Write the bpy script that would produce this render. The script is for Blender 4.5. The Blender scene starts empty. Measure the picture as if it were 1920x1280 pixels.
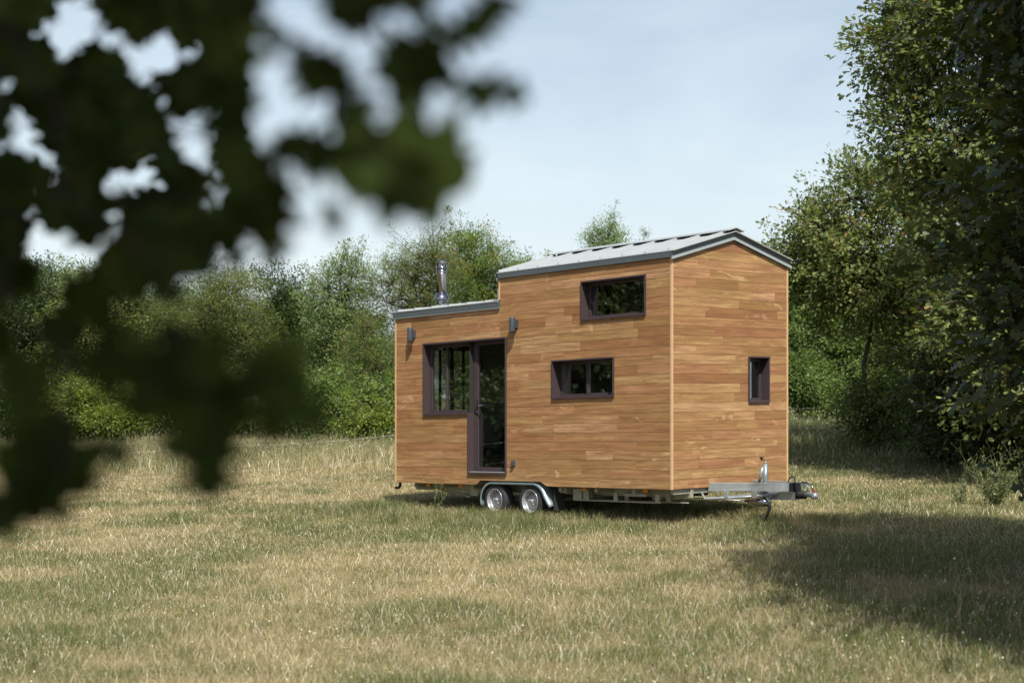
import bpy, bmesh, math, random
import numpy as np
from mathutils import Vector, Matrix
R = math.radians
sc = bpy.context.scene
COL = sc.collection

# ------------------------------------------------------------------ camera, sky, sun, exposure
EYE = 1.83
cam_d = bpy.data.cameras.new('camera')
cam = bpy.data.objects.new('camera', cam_d); COL.objects.link(cam)
cam.location = (0, 0, EYE); cam.rotation_euler = (R(90), 0, 0)
cam_d.sensor_width = 36; cam_d.lens = 53.65
cam_d.shift_y = (745 - 640) / 1920.0
cam_d.clip_start = 0.05; cam_d.clip_end = 3000
cam_d.dof.use_dof = True; cam_d.dof.focus_distance = 22.0; cam_d.dof.aperture_fstop = 2.2
sc.camera = cam

SUN = Vector((0.350, -1.889, 2.55)).normalized()
sun_d = bpy.data.lights.new('sun', 'SUN'); sun_d.energy = 5.0; sun_d.angle = R(0.6); sun_d.color = (1.0, 0.945, 0.86)
sun = bpy.data.objects.new('sun', sun_d); COL.objects.link(sun)
sun.rotation_euler = SUN.to_track_quat('Z', 'Y').to_euler(); sun.location = SUN * 60

world = bpy.data.worlds.new('World'); sc.world = world; world.use_nodes = True
wn = world.node_tree; wn.nodes.clear(); L = wn.links.new
sky = wn.nodes.new('ShaderNodeTexSky'); sky.sky_type = 'NISHITA'; sky.sun_disc = False
sky.sun_elevation = math.asin(SUN.z); sky.sun_rotation = math.atan2(SUN.x, SUN.y)
sky.air_density = 1.0; sky.dust_density = 2.2; sky.ozone_density = 1.0
tc = wn.nodes.new('ShaderNodeTexCoord')
mp = wn.nodes.new('ShaderNodeMapping'); mp.inputs['Scale'].default_value = (1.6, 1.6, 5.5)
mp.inputs['Rotation'].default_value = (0, R(14), 0)
nz = wn.nodes.new('ShaderNodeTexNoise'); nz.inputs['Scale'].default_value = 1.3; nz.inputs['Detail'].default_value = 6; nz.inputs['Roughness'].default_value = 0.55
nz.inputs['Distortion'].default_value = 0.6
sepw = wn.nodes.new('ShaderNodeSeparateXYZ')
rz = wn.nodes.new('ShaderNodeMapRange'); rz.inputs[1].default_value = 0.0; rz.inputs[2].default_value = 0.40; rz.inputs[3].default_value = 0.88; rz.inputs[4].default_value = 0.02
rn = wn.nodes.new('ShaderNodeMapRange'); rn.inputs[1].default_value = 0.32; rn.inputs[2].default_value = 0.68; rn.inputs[3].default_value = -0.17; rn.inputs[4].default_value = 0.17
ad = wn.nodes.new('ShaderNodeMath'); ad.operation = 'ADD'; ad.use_clamp = True
mx = wn.nodes.new('ShaderNodeMix'); mx.data_type = 'RGBA'
mx.inputs[7].default_value = (6.9, 7.75, 8.0, 1)
bg = wn.nodes.new('ShaderNodeBackground'); bg.inputs['Strength'].default_value = 0.1
wo = wn.nodes.new('ShaderNodeOutputWorld')
L(tc.outputs['Generated'], mp.inputs['Vector']); L(mp.outputs[0], nz.inputs['Vector'])
L(tc.outputs['Generated'], sepw.inputs[0]); L(sepw.outputs[2], rz.inputs[0]); L(nz.outputs[0], rn.inputs[0])
L(rz.outputs[0], ad.inputs[0]); L(rn.outputs[0], ad.inputs[1]); L(ad.outputs[0], mx.inputs[0])
L(sky.outputs[0], mx.inputs[6]); L(mx.outputs[2], bg.inputs[0]); L(bg.outputs[0], wo.inputs[0])

sc.view_settings.view_transform = 'Standard'; sc.view_settings.look = 'None'
sc.view_settings.exposure = 0.45; sc.view_settings.gamma = 1.0
sc.render.engine = 'CYCLES'
sc.cycles.use_denoising = True
sc.cycles.max_bounces = 7; sc.cycles.diffuse_bounces = 3; sc.cycles.glossy_bounces = 3
sc.cycles.transmission_bounces = 4; sc.cycles.transparent_max_bounces = 8
sc.cycles.caustics_reflective = False; sc.cycles.caustics_refractive = False

# ------------------------------------------------------------------ materials
class NT:
    def __init__(s, name):
        s.m = bpy.data.materials.new(name); s.m.use_nodes = True
        s.t = s.m.node_tree; s.t.nodes.clear(); s.o = s.t.nodes.new('ShaderNodeOutputMaterial')
    def n(s, k, **kw):
        q = s.t.nodes.new('ShaderNode' + k)
        for a, b in kw.items(): setattr(q, a, b)
        return q
    def l(s, a, b): s.t.links.new(a, b)
    def mixc(s, fac, a, b, mode='MIX'):
        q = s.n('Mix', data_type='RGBA', blend_type=mode)
        for i, v in ((0, fac), (6, a), (7, b)):
            if hasattr(v, 'is_linked') or hasattr(v, 'links'): s.l(v, q.inputs[i])
            elif i == 0: q.inputs[0].default_value = v
            else: q.inputs[i].default_value = (*v, 1)
        return q.outputs[2]
    def ramp(s, fac, stops):
        q = s.n('ValToRGB'); e = q.color_ramp.elements
        while len(e) < len(stops): e.new(0.5)
        for i, (p, c) in enumerate(stops):
            e[i].position = p; e[i].color = (*c, 1) if hasattr(c, '__len__') else (c, c, c, 1)
        s.l(fac, q.inputs[0]); return q.outputs[0]
    def noise(s, vec, scale, detail=4, rough=0.5, dist=0.0):
        q = s.n('TexNoise'); q.inputs['Scale'].default_value = scale; q.inputs['Detail'].default_value = detail
        q.inputs['Roughness'].default_value = rough; q.inputs['Distortion'].default_value = dist
        if vec is not None: s.l(vec, q.inputs['Vector'])
        return q.outputs[0]
    def mapping(s, vec, scale):
        q = s.n('Mapping'); q.inputs['Scale'].default_value = scale; s.l(vec, q.inputs[0]); return q.outputs[0]
    def bsdf(s, color=None, rough=0.5, metal=0.0, spec=0.5, bump=None, bstr=0.2, bdist=0.01):
        b = s.n('BsdfPrincipled')
        if color is not None:
            if hasattr(color, 'links'): s.l(color, b.inputs['Base Color'])
            else: b.inputs['Base Color'].default_value = (*color, 1)
        if hasattr(rough, 'links'): s.l(rough, b.inputs['Roughness'])
        else: b.inputs['Roughness'].default_value = rough
        b.inputs['Metallic'].default_value = metal; b.inputs['Specular IOR Level'].default_value = spec
        if bump is not None:
            q = s.n('Bump'); q.inputs['Strength'].default_value = bstr; q.inputs['Distance'].default_value = bdist
            s.l(bump, q.inputs['Height']); s.l(q.outputs[0], b.inputs['Normal'])
        return b
    def out(s, sh): s.l(sh.outputs[0] if hasattr(sh, 'outputs') else sh, s.o.inputs[0]); return s.m

def plain(name, c, rough=0.5, metal=0.0, var=0.18, scale=6.0, bstr=0.08, spec=0.5):
    t = NT(name); co = t.n('TexCoord').outputs['Object']
    n1 = t.noise(co, scale, 5, 0.6)
    col = t.mixc(n1, tuple(x * (1 - var) for x in c), tuple(min(1, x * (1 + var)) for x in c))
    r = t.n('MapRange'); r.inputs[3].default_value = max(0.02, rough - 0.08); r.inputs[4].default_value = min(1, rough + 0.08)
    t.l(n1, r.inputs[0])
    return t.out(t.bsdf(col, r.outputs[0], metal, spec, t.noise(co, scale * 9, 3), bstr, 0.004))

def wood_mat():
    t = NT('thermo_wood_cladding')
    uv = t.n('UVMap', uv_map='UVMap').outputs[0]
    at = t.n('Attribute', attribute_name='plank'); sp = t.n('SeparateColor'); t.l(at.outputs['Color'], sp.inputs[0])
    base = t.ramp(sp.outputs[0], [(0.0, (0.27, 0.130, 0.042)), (0.35, (0.355, 0.185, 0.066)), (0.65, (0.415, 0.232, 0.090)), (1.0, (0.50, 0.305, 0.138))])
    g1 = t.noise(t.mapping(uv, (1.6, 26, 1)), 1.0, 5, 0.62, 0.35)
    g2 = t.noise(t.mapping(uv, (6, 150, 1)), 1.0, 3, 0.5)
    blot = t.noise(t.mapping(uv, (2.2, 5.5, 1)), 1.0, 3, 0.55, 1.2)
    c = t.mixc(t.ramp(g1, [(0.32, 0.0), (0.68, 1.0)]), base, (0.19, 0.08, 0.026), 'MIX')
    q = c.node; q.inputs[0].default_value = 0
    mfac = t.n('Math', operation='MULTIPLY'); t.l(t.ramp(g1, [(0.40, 1.0), (0.66, 0.0)]), mfac.inputs[0]); mfac.inputs[1].default_value = 0.62
    for lk in list(q.inputs[0].links): t.t.links.remove(lk)
    t.l(mfac.outputs[0], q.inputs[0])
    g3 = t.noise(t.mapping(uv, (0.9, 10, 1)), 1.0, 4, 0.6, 0.8)
    c = t.mixc(1.0, c, t.ramp(g3, [(0.30, (0.80, 0.77, 0.72)), (0.50, (1.0, 1.0, 1.0)), (0.72, (1.16, 1.17, 1.16))]), 'MULTIPLY')
    # pale sapwood flashes, more on some planks
    sub = t.n('Math', operation='MULTIPLY'); t.l(t.ramp(blot, [(0.60, 0.0), (0.76, 1.0)]), sub.inputs[0]); t.l(sp.outputs[1], sub.inputs[1])
    c = t.mixc(sub.outputs[0], c, (0.62, 0.40, 0.20))
    fine = t.mixc(t.ramp(g2, [(0.3, 0.0), (0.7, 1.0)]), (0.84, 0.84, 0.84), (1.10, 1.10, 1.10))
    c = t.mixc(1.0, c, fine, 'MULTIPLY')
    vo = t.n('TexVoronoi', feature='F1'); vo.inputs['Scale'].default_value = 1.0; t.l(t.mapping(uv, (3.2, 9.0, 1)), vo.inputs['Vector'])
    kn = t.ramp(vo.outputs['Distance'], [(0.03, 0.8), (0.085, 0.0)])
    c = t.mixc(kn, c, (0.10, 0.045, 0.02))
    hs = t.n('HueSaturation'); hs.inputs['Saturation'].default_value = 0.95
    hv = t.n('MapRange'); hv.inputs[3].default_value = 0.491; hv.inputs[4].default_value = 0.509
    t.l(sp.outputs[2], hv.inputs[0]); t.l(hv.outputs[0], hs.inputs['Hue']); t.l(c, hs.inputs['Color'])
    return t.out(t.bsdf(hs.outputs[0], 0.62, 0, 0.35, g2, 0.25, 0.003))

def glass_mat():
    t = NT('window_glass'); tr = t.n('BsdfTransparent'); tr.inputs[0].default_value = (0.89, 0.92, 0.90, 1)
    gl = t.n('BsdfGlossy'); gl.inputs['Roughness'].default_value = 0.01; gl.inputs[0].default_value = (0.95, 0.97, 1, 1)
    fr = t.n('Fresnel'); fr.inputs[0].default_value = 1.55
    mu = t.n('Math', operation='MULTIPLY'); mu.inputs[1].default_value = 0.55; mu.use_clamp = True; t.l(fr.outputs[0], mu.inputs[0])
    m = t.n('MixShader'); t.l(mu.outputs[0], m.inputs[0]); t.l(tr.outputs[0], m.inputs[1]); t.l(gl.outputs[0], m.inputs[2])
    return t.out(m)

def leaf_mat(name, dark, light, special=(0.45, 0.17, 0.04), trans=0.48, rough=0.45, spec=0.35):
    t = NT(name)
    at = t.n('Attribute', attribute_name='tint'); sp = t.n('SeparateColor'); t.l(at.outputs['Color'], sp.inputs[0])
    c = t.mixc(sp.outputs[0], dark, light)
    c = t.mixc(sp.outputs[2], c, special)
    v = t.n('HueSaturation'); mr = t.n('MapRange'); mr.inputs[3].default_value = 0.6; mr.inputs[4].default_value = 1.4
    t.l(sp.outputs[1], mr.inputs[0]); t.l(mr.outputs[0], v.inputs['Value']); t.l(c, v.inputs['Color'])
    b = t.bsdf(v.outputs[0], rough, 0, spec)
    tl = t.n('BsdfTranslucent'); tcx = t.mixc(1.0, v.outputs[0], (1.25, 1.3, 0.55), 'MULTIPLY'); t.l(tcx, tl.inputs[0])
    m = t.n('MixShader'); m.inputs[0].default_value = trans; t.l(b.outputs[0], m.inputs[1]); t.l(tl.outputs[0], m.inputs[2])
    return t.out(m)

def bark_mat(name, c):
    t = NT(name); co = t.n('TexCoord').outputs['Object']
    n1 = t.noise(t.mapping(co, (9, 9, 2.2)), 1.0, 6, 0.65, 0.8)
    col = t.mixc(n1, tuple(x * 0.45 for x in c), tuple(x * 1.5 for x in c))
    return t.out(t.bsdf(col, 0.9, 0, 0.2, n1, 0.7, 0.03))

def ground_mat():
    t = NT('dry_meadow_soil'); co = t.n('TexCoord').outputs['Object']
    n1 = t.noise(co, 0.35, 6, 0.6); n2 = t.noise(co, 9.0, 6, 0.7); n3 = t.noise(co, 60.0, 3, 0.6)
    c = t.mixc(t.ramp(n1, [(0.38, 0.0), (0.62, 1.0)]), (0.20, 0.16, 0.085), (0.13, 0.135, 0.055))
    c = t.mixc(t.ramp(n2, [(0.35, 0.0), (0.7, 1.0)]), c, (0.29, 0.222, 0.145))
    c = t.mixc(t.ramp(n3, [(0.4, 0.5), (0.55, 0.0)]), c, (0.08, 0.062, 0.035))
    return t.out(t.bsdf(c, 0.95, 0, 0.1, n2, 0.6, 0.05))

M = dict(
    wood=wood_mat(), glass=glass_mat(), ground=ground_mat(),
    trim=plain('pale_corner_trim_wood', (0.52, 0.34, 0.18), 0.6, 0, 0.16, 14),
    brown=plain('brown_lacquered_aluminium', (0.056, 0.041, 0.045), 0.50, 0.0, 0.10, 5, 0.03, 0.25),
    zinc=plain('zinc_roof_sheet', (0.37, 0.40, 0.405), 0.45, 0.12, 0.10, 2.5, 0.05),
    zincdark=plain('grey_zinc_fascia', (0.092, 0.112, 0.120), 0.5, 0.2, 0.10, 3, 0.05),
    zinclight=plain('bright_zinc_drip_edge', (0.36, 0.41, 0.42), 0.45, 0.3, 0.10, 3, 0.05),
    slot=plain('dark_vent_slot', (0.02, 0.02, 0.035), 0.8, 0, 0.1),
    galv=plain('galvanised_steel', (0.40, 0.44, 0.455), 0.36, 0.5, 0.22, 18, 0.12),
    galvold=plain('dusty_galvanised_chassis', (0.36, 0.35, 0.29), 0.6, 0.35, 0.25, 9, 0.12),
    guard=plain('bluish_zinc_mudguard', (0.27, 0.345, 0.37), 0.36, 0.45, 0.14, 10, 0.05),
    steel=plain('polished_stainless_steel', (0.30, 0.30, 0.31), 0.13, 1.0, 0.04, 3, 0.0),
    rim=plain('silver_wheel_rim', (0.40, 0.41, 0.43), 0.30, 0.45, 0.1, 12, 0.03),
    rubber=plain('black_rubber', (0.022, 0.022, 0.023), 0.75, 0, 0.25, 30, 0.2),
    black=plain('black_plastic', (0.016, 0.016, 0.018), 0.45, 0, 0.15, 10),
    lamp=plain('anthracite_lamp_housing', (0.062, 0.078, 0.094), 0.45, 0.3, 0.08, 8, 0.02),
    amber=plain('amber_reflector', (0.75, 0.20, 0.02), 0.25, 0, 0.1),
    red=plain('red_cable_clip', (0.45, 0.03, 0.03), 0.4, 0, 0.1),
    inner=plain('interior_plywood', (0.42, 0.36, 0.26), 0.7, 0, 0.12, 4),
    innerwall=plain('interior_painted_wall', (0.46, 0.46, 0.40), 0.8, 0, 0.05, 4),
    navy=plain('dark_blue_cushion', (0.03, 0.045, 0.075), 0.9, 0, 0.2),
    membrane=plain('black_wall_membrane', (0.02, 0.018, 0.016), 0.9, 0, 0.1),
    post=plain('weathered_fence_stake', (0.16, 0.14, 0.11), 0.8, 0, 0.2, 20),
    wire=plain('white_fence_tape', (0.72, 0.74, 0.74), 0.5, 0, 0.05),
    bark=bark_mat('grey_brown_bark', (0.07, 0.058, 0.045)),
    barkdark=bark_mat('dark_oak_bark', (0.075, 0.06, 0.045)),
    twig=bark_mat('blackish_young_oak_bark', (0.022, 0.018, 0.013)),
    olive=leaf_mat('olive_green_leaves', (0.085, 0.12, 0.036), (0.25, 0.295, 0.095), (0.40, 0.22, 0.06)),
    pale=leaf_mat('pale_grey_green_leaves', (0.10, 0.165, 0.06), (0.26, 0.35, 0.145), (0.36, 0.24, 0.14)),
    locust=leaf_mat('bright_green_locust_leaves', (0.075, 0.14, 0.034), (0.205, 0.305, 0.08), (0.48, 0.25, 0.05)),
    locustpod=leaf_mat('locust_leaves_with_pink_pods', (0.075, 0.13, 0.038), (0.21, 0.295, 0.09), (0.52, 0.30, 0.17)),
    deep=leaf_mat('deep_green_leaves', (0.03, 0.055, 0.018), (0.095, 0.14, 0.045), (0.25, 0.17, 0.05)),
    shrub=leaf_mat('fresh_green_shrub_leaves', (0.075, 0.128, 0.036), (0.235, 0.32, 0.10), (0.35, 0.28, 0.08)),
    lime=leaf_mat('yellow_green_shrub_leaves', (0.10, 0.145, 0.030), (0.27, 0.33, 0.07), (0.45, 0.40, 0.08)),
    oak=leaf_mat('oak_leaves', (0.064, 0.098, 0.028), (0.225, 0.27, 0.088), (0.28, 0.16, 0.05), 0.36, 0.5, 0.28),
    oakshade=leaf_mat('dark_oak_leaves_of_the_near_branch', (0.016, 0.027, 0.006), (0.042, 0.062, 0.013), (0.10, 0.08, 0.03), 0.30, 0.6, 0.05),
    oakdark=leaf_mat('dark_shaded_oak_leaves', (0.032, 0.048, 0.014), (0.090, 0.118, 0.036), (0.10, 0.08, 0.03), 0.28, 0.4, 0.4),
    weed=leaf_mat('weed_stems_and_leaves', (0.08, 0.11, 0.045), (0.20, 0.24, 0.11), (0.75, 0.60, 0.06), 0.35),
    grass=leaf_mat('meadow_grass_blades', (0.112, 0.150, 0.048), (0.44, 0.365, 0.220), (0.88, 0.84, 0.76), 0.33, 0.6, 0.25),
)

# ------------------------------------------------------------------ tagging helpers
def tag(o, label=None, cat=None, group=None, kind=None):
    if label: o['label'] = label
    if cat: o['category'] = cat
    if group: o['group'] = group
    if kind: o['kind'] = kind
    return o
def empty(name, loc=(0, 0, 0), rz=0):
    o = bpy.data.objects.new(name, None); COL.objects.link(o); o.location = loc; o.rotation_euler = (0, 0, rz)
    o.empty_display_size = 0.3
    return o
def link(name, me, mats, parent=None):
    o = bpy.data.objects.new(name, me); COL.objects.link(o)
    for m in (mats if isinstance(mats, (list, tuple)) else [mats]): me.materials.append(m)
    if parent is not None: o.parent = parent
    return o

# ------------------------------------------------------------------ terrain height
def vnoise(x, y, s, seed):
    r = np.random.RandomState(seed); g = r.rand(128, 128)
    x = np.asarray(x, float) / s + 40.3; y = np.asarray(y, float) / s + 31.7
    xi = np.floor(x).astype(int); yi = np.floor(y).astype(int); fx = x - xi; fy = y - yi
    fx = fx * fx * (3 - 2 * fx); fy = fy * fy * (3 - 2 * fy)
    a = g[xi % 128, yi % 128]; b = g[(xi + 1) % 128, yi % 128]; c = g[xi % 128, (yi + 1) % 128]; d = g[(xi + 1) % 128, (yi + 1) % 128]
    return (a * (1 - fx) + b * fx) * (1 - fy) + (c * (1 - fx) + d * fx) * fy
def sstep(a, b, x):
    t = np.clip((np.asarray(x, float) - a) / (b - a), 0, 1); return t * t * (3 - 2 * t)
def zg(x, y):
    x = np.asarray(x, float); y = np.asarray(y, float)
    cross = 0.033 * 7 * np.tanh(x / 7) * sstep(4, 18, y)
    back = 0.80 * sstep(25, 50, y)
    return cross + back + (vnoise(x, y, 2.6, 3) - .5) * 0.09 * sstep(3, 8, y) + (vnoise(x, y, 9, 5) - .5) * 0.10 * sstep(3, 9, y)
def gz(x, y): return float(zg(x, y))

def build_ground():
    xs = np.concatenate([-np.geomspace(900, 30, 14), np.arange(-28, 28.1, 0.7), np.geomspace(30, 900, 14)])
    ys = np.concatenate([-np.geomspace(700, 12, 10), np.arange(-10, 60.1, 0.7), np.geomspace(62, 1500, 16)])
    X, Y = np.meshgrid(xs, ys, indexing='ij'); Z = zg(X, Y)
    n, m = X.shape
    v = np.stack([X, Y, Z], -1).reshape(-1, 3)
    i = np.arange(n * m).reshape(n, m)
    f = np.stack([i[:-1, :-1], i[1:, :-1], i[1:, 1:], i[:-1, 1:]], -1).reshape(-1, 4)
    me = bpy.data.meshes.new('ground'); me.from_pydata(v.tolist(), [], f.tolist()); me.polygons.foreach_set('use_smooth', [True] * len(f))
    tag(link('ground', me, M['ground']), 'dry grassy meadow ground sloping gently up to the trees', None, None, 'structure')
build_ground()

# ------------------------------------------------------------------ house space: l = back along the long wall, w = across, z = up from the body's lower edge
TH = 0.7309; PX, PY, ZB = 2.1798, 20.8372, EYE - 1.2562
SA, SB = -0.0251, 0.0056
HL, HHI, HW, EAVE, LOWE = 6.14, 3.52, 2.5, 3.17, 2.72
def P(l, w, z): return (-l, w, z + SA * l + SB * w)
house = empty('tiny_house', (PX, PY, ZB), math.atan2(-math.cos(TH), math.sin(TH)))
tag(house, 'wooden tiny house on a tandem axle trailer parked in the dry meadow', 'tiny house')
def hworld(l, w, z):
    a, b, c = P(l, w, z); v = Matrix.Rotation(house.rotation_euler.z, 4, 'Z') @ Vector((a, b, c)); return v + house.location

class MB:
    """collects shapes in house space and links them as one mesh"""
    def __init__(s, f=P): s.bm = bmesh.new(); s.f = f; s.mi = 0
    def face(s, pts, smooth=False):
        f = s.bm.faces.new([s.bm.verts.new(s.f(*p)) for p in pts]); f.material_index = s.mi; f.smooth = smooth; return f
    def box(s, a, b):
        (x0, y0, z0), (x1, y1, z1) = a, b
        v = [s.bm.verts.new(s.f(x, y, z)) for x in (x0, x1) for y in (y0, y1) for z in (z0, z1)]
        for q in ((0, 1, 3, 2), (4, 6, 7, 5), (0, 4, 5, 1), (2, 3, 7, 6), (0, 2, 6, 4), (1, 5, 7, 3)):
            s.bm.faces.new([v[i] for i in q]).material_index = s.mi
        return v
    def prism(s, prof, fn0, fn1):
        """closed profile (list of 2-tuples) swept from fn0 to fn1"""
        a = [s.bm.verts.new(s.f(*fn0(*p))) for p in prof]; b = [s.bm.verts.new(s.f(*fn1(*p))) for p in prof]
        n = len(prof)
        for i in range(n): s.bm.faces.new((a[i], a[(i + 1) % n], b[(i + 1) % n], b[i])).material_index = s.mi
        s.bm.faces.new(a).material_index = s.mi; s.bm.faces.new(b[::-1]).material_index = s.mi
    def tube(s, pts, r, n=8, cap=True):
        pts = [Vector(p) for p in pts]; rs = r if hasattr(r, '__len__') else [r] * len(pts)
        rings = []; up = None
        for i, p in enumerate(pts):
            d = (pts[min(i + 1, len(pts) - 1)] - pts[max(i - 1, 0)]).normalized()
            if up is None or abs(up.dot(d)) > 0.98: up = Vector((0, 0, 1)) if abs(d.z) < 0.9 else Vector((1, 0, 0))
            u = up.cross(d).normalized(); w = d.cross(u); up = w
            rings.append([s.bm.verts.new(s.f(*(p + (u * math.cos(2 * math.pi * k / n) + w * math.sin(2 * math.pi * k / n)) * rs[i]))) for k in range(n)])
        for a, b in zip(rings, rings[1:]):
            for k in range(n):
                f = s.bm.faces.new((a[k], a[(k + 1) % n], b[(k + 1) % n], b[k])); f.smooth = True; f.material_index = s.mi
        if cap:
            s.bm.faces.new(rings[0][::-1]).material_index = s.mi; s.bm.faces.new(rings[-1]).material_index = s.mi
    def lathe(s, c, axis, prof, n=28, smooth=True, cap=True):
        """prof: (radius, offset along axis) from the centre c; axis 'z' or 'y'(w)"""
        rings = []
        for r, o in prof:
            ring = []
            for k in range(n):
                a = 2 * math.pi * k / n
                p = (c[0] + r * math.cos(a), c[1] + r * math.sin(a), c[2] + o) if axis == 'z' else (c[0] + r * math.cos(a), c[1] + o, c[2] + r * math.sin(a))
                if axis == 'x': p = (c[0] + o, c[1] + r * math.cos(a), c[2] + r * math.sin(a))
                ring.append(s.bm.verts.new(s.f(*p)))
            rings.append(ring)
        for a, b in zip(rings, rings[1:]):
            for k in range(n):
                f = s.bm.faces.new((a[k], a[(k + 1) % n], b[(k + 1) % n], b[k])); f.smooth = smooth; f.material_index = s.mi
        if cap: s.bm.faces.new(rings[0]).material_index = s.mi; s.bm.faces.new(rings[-1]).material_index = s.mi
    def build(s, name, mats, parent=None, bevel=0):
        bmesh.ops.recalc_face_normals(s.bm, faces=s.bm.faces)
        if bevel: bmesh.ops.bevel(s.bm, geom=[e for e in s.bm.edges if e.is_manifold and e.calc_face_angle(0) > 0.6], offset=bevel, segments=1, affect='EDGES', clamp_overlap=True)
        me = bpy.data.meshes.new(name); s.bm.to_mesh(me); s.bm.free()
        return link(name, me, mats, parent)

rng = random.Random(7)
COURSE = 0.132
def roofline(w, base=EAVE, top=3.487): return base + (top - base) * (1 - abs(w - 1.255) / 1.255)

def cladding(face, u0, u1, z1, openings, top=None, bot=None, breaks=(), seed=1, z0=0.0):
    """horizontal boards as real planks; face(u, d, z) maps to house space, d = distance proud of the wall"""
    rr = random.Random(seed)
    bm = bmesh.new(); uvl = bm.loops.layers.uv.new('UVMap'); cl = bm.loops.layers.float_color.new('plank')
    k = 0
    while z0 + k * COURSE < z1 - 0.005:
        za, zb = z0 + k * COURSE + 0.0018, min(z0 + (k + 1) * COURSE, z1) - 0.0018
        k += 1
        joints = [u0]; u = u0 - rr.uniform(0, 1.2)
        while u < u1:
            u += rr.choice([rr.uniform(0.45, 1.0), rr.uniform(0.9, 1.8), rr.uniform(1.3, 2.6)])
            if u0 + 0.15 < u < u1 - 0.15: joints.append(u)
        joints.append(u1)
        cuts = set(breaks)
        for o in openings: cuts |= {o[0], o[1]}
        if top:
            for i in range(801):
                ua = u0 + (u1 - u0) * i / 800; ub = u0 + (u1 - u0) * (i + 1) / 800
                for zz in (za, zb):
                    if (top(ua) - zz) * (top(ub) - zz) < 0: cuts.add((ua + ub) / 2)
        for ja, jb in zip(joints, joints[1:]):
            tone = min(1, max(0, rr.gauss(0.52, 0.23))); col = (tone, rr.random() ** 2.2, rr.random(), 1)
            ou, ov = rr.uniform(0, 60), rr.uniform(0, 60); t = rr.uniform(0.0165, 0.0195)
            cs = sorted({ja, jb} | {c for c in cuts if ja < c < jb})
            for ca, cb in zip(cs, cs[1:]):
                mid = (ca + cb) / 2
                ivs = [(za, zb)]
                for o in openings:
                    if o[0] < mid < o[1]:
                        nv = []
                        for a, b in ivs:
                            if o[2] > a: nv.append((a, min(b, o[2])))
                            if o[3] < b: nv.append((max(a, o[3]), b))
                        ivs = [(a, b) for a, b in nv if b - a > 0.004]
                ga = ca + (0.0012 if ca == ja else 0); gb = cb - (0.0012 if cb == jb else 0)
                for a, b in ivs:
                    q = [a, a, b, b]
                    if bot: q[0] = max(a, bot(ca + 1e-6)); q[1] = max(a, bot(cb - 1e-6))
                    if top: q[2] = min(b, top(cb)); q[3] = min(b, top(ca))
                    if q[2] - q[1] < 0.003 and q[3] - q[0] < 0.003: continue
                    us = (ga, gb, gb, ga)
                    fr = [bm.verts.new(P(*face(uu, t, zz))) for uu, zz in zip(us, q)]
                    bk = [bm.verts.new(P(*face(uu, 0, zz))) for uu, zz in zip(us, q)]
                    fl = [(fr, None)] + [((fr[i], bk[i], bk[(i + 1) % 4], fr[(i + 1) % 4]), i) for i in range(4)]
                    for vs, i in fl:
                        if i == 1 and cb != jb: continue
                        if i == 3 and ca != ja: continue
                        f = bm.faces.new(vs)
                        for lp, vi in zip(f.loops, range(4)):
                            j = vi if i is None else [i, i, (i + 1) % 4, (i + 1) % 4][vi]
                            lp[uvl].uv = (us[j] + ou, q[j] + ov); lp[cl] = col
    # outward normals
    n0 = Vector(P(*face(1, 1, 1))) - Vector(P(*face(1, 0, 1)))
    bm.normal_update()
    for f in bm.faces:
        if abs(f.normal.dot(n0)) > 0.7 and f.normal.dot(n0) < 0: f.normal_flip()
    me = bpy.data.meshes.new('wooden_cladding'); bm.to_mesh(me); bm.free()
    return link('wooden_cladding', me, M['wood'], house)

# openings (inner sizes a little inside the surrounds)
UPW = (0.47, 1.725, 2.42, 2.965); LOW_ = (1.085, 2.34, 1.30, 1.85)
ENDW = (1.615, 2.065, 1.18, 1.828)
DTOP, DBOT, WBOT, DL, DM, DR = 2.262, 0.168, 1.10, 5.39, 4.272, 3.37
side_open = [UPW, LOW_, (DM - 0.002, DL - 0.006, WBOT + 0.006, DTOP - 0.006), (DR + 0.006, DM - 0.002, DBOT + 0.006, DTOP - 0.006)]
REARW = (0.35, 1.72, 1.12, 2.26); ADDED_FARW = (0.60, 1.95, 2.43, 3.00)  # the far loft opening is unseen, added to let light reach the slats
def side(u, d, z): return (u, -d, z)
def front(u, d, z): return (-d, u, z)
def rear(u, d, z): return (HL + d, u, z)
def far(u, d, z): return (u, HW + d, z)
def notch(u):
    if 2.617 <= u <= 3.988: return 0.067
    if 2.471 < u < 2.617: return 0.067 * (u - 2.471) / 0.146
    if 3.988 < u < 4.083: return 0.067 * (4.083 - u) / 0.095
    return 0.0
NB = (2.471, 2.617, 3.988, 4.083)
cladding(side, 0.012, HHI, EAVE + 0.03, side_open, None, notch, NB, 11)
cladding(side, HHI, HL - 0.012, LOWE + 0.03, side_open, None, notch, NB, 11 + 0)
cladding(front, 0.012, HW - 0.012, 3.5, [ENDW], lambda w: roofline(w) + 0.01, None, (1.255,), 23)
cladding(rear, 0.012, HW - 0.012, LOWE + 0.1, [REARW], None, None, (), 31)
cladding(far, 0.012, HHI, EAVE + 0.03, [ADDED_FARW], None, None, (), 41)
cladding(far, HHI, HL - 0.012, LOWE + 0.03, [], None, None, (), 43)
cladding(lambda u, d, z: (HHI + d, u, z), 0.012, HW - 0.012, 3.5, [], lambda w: roofline(w) + 0.01, None, (1.255,), 47, 2.7)

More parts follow.
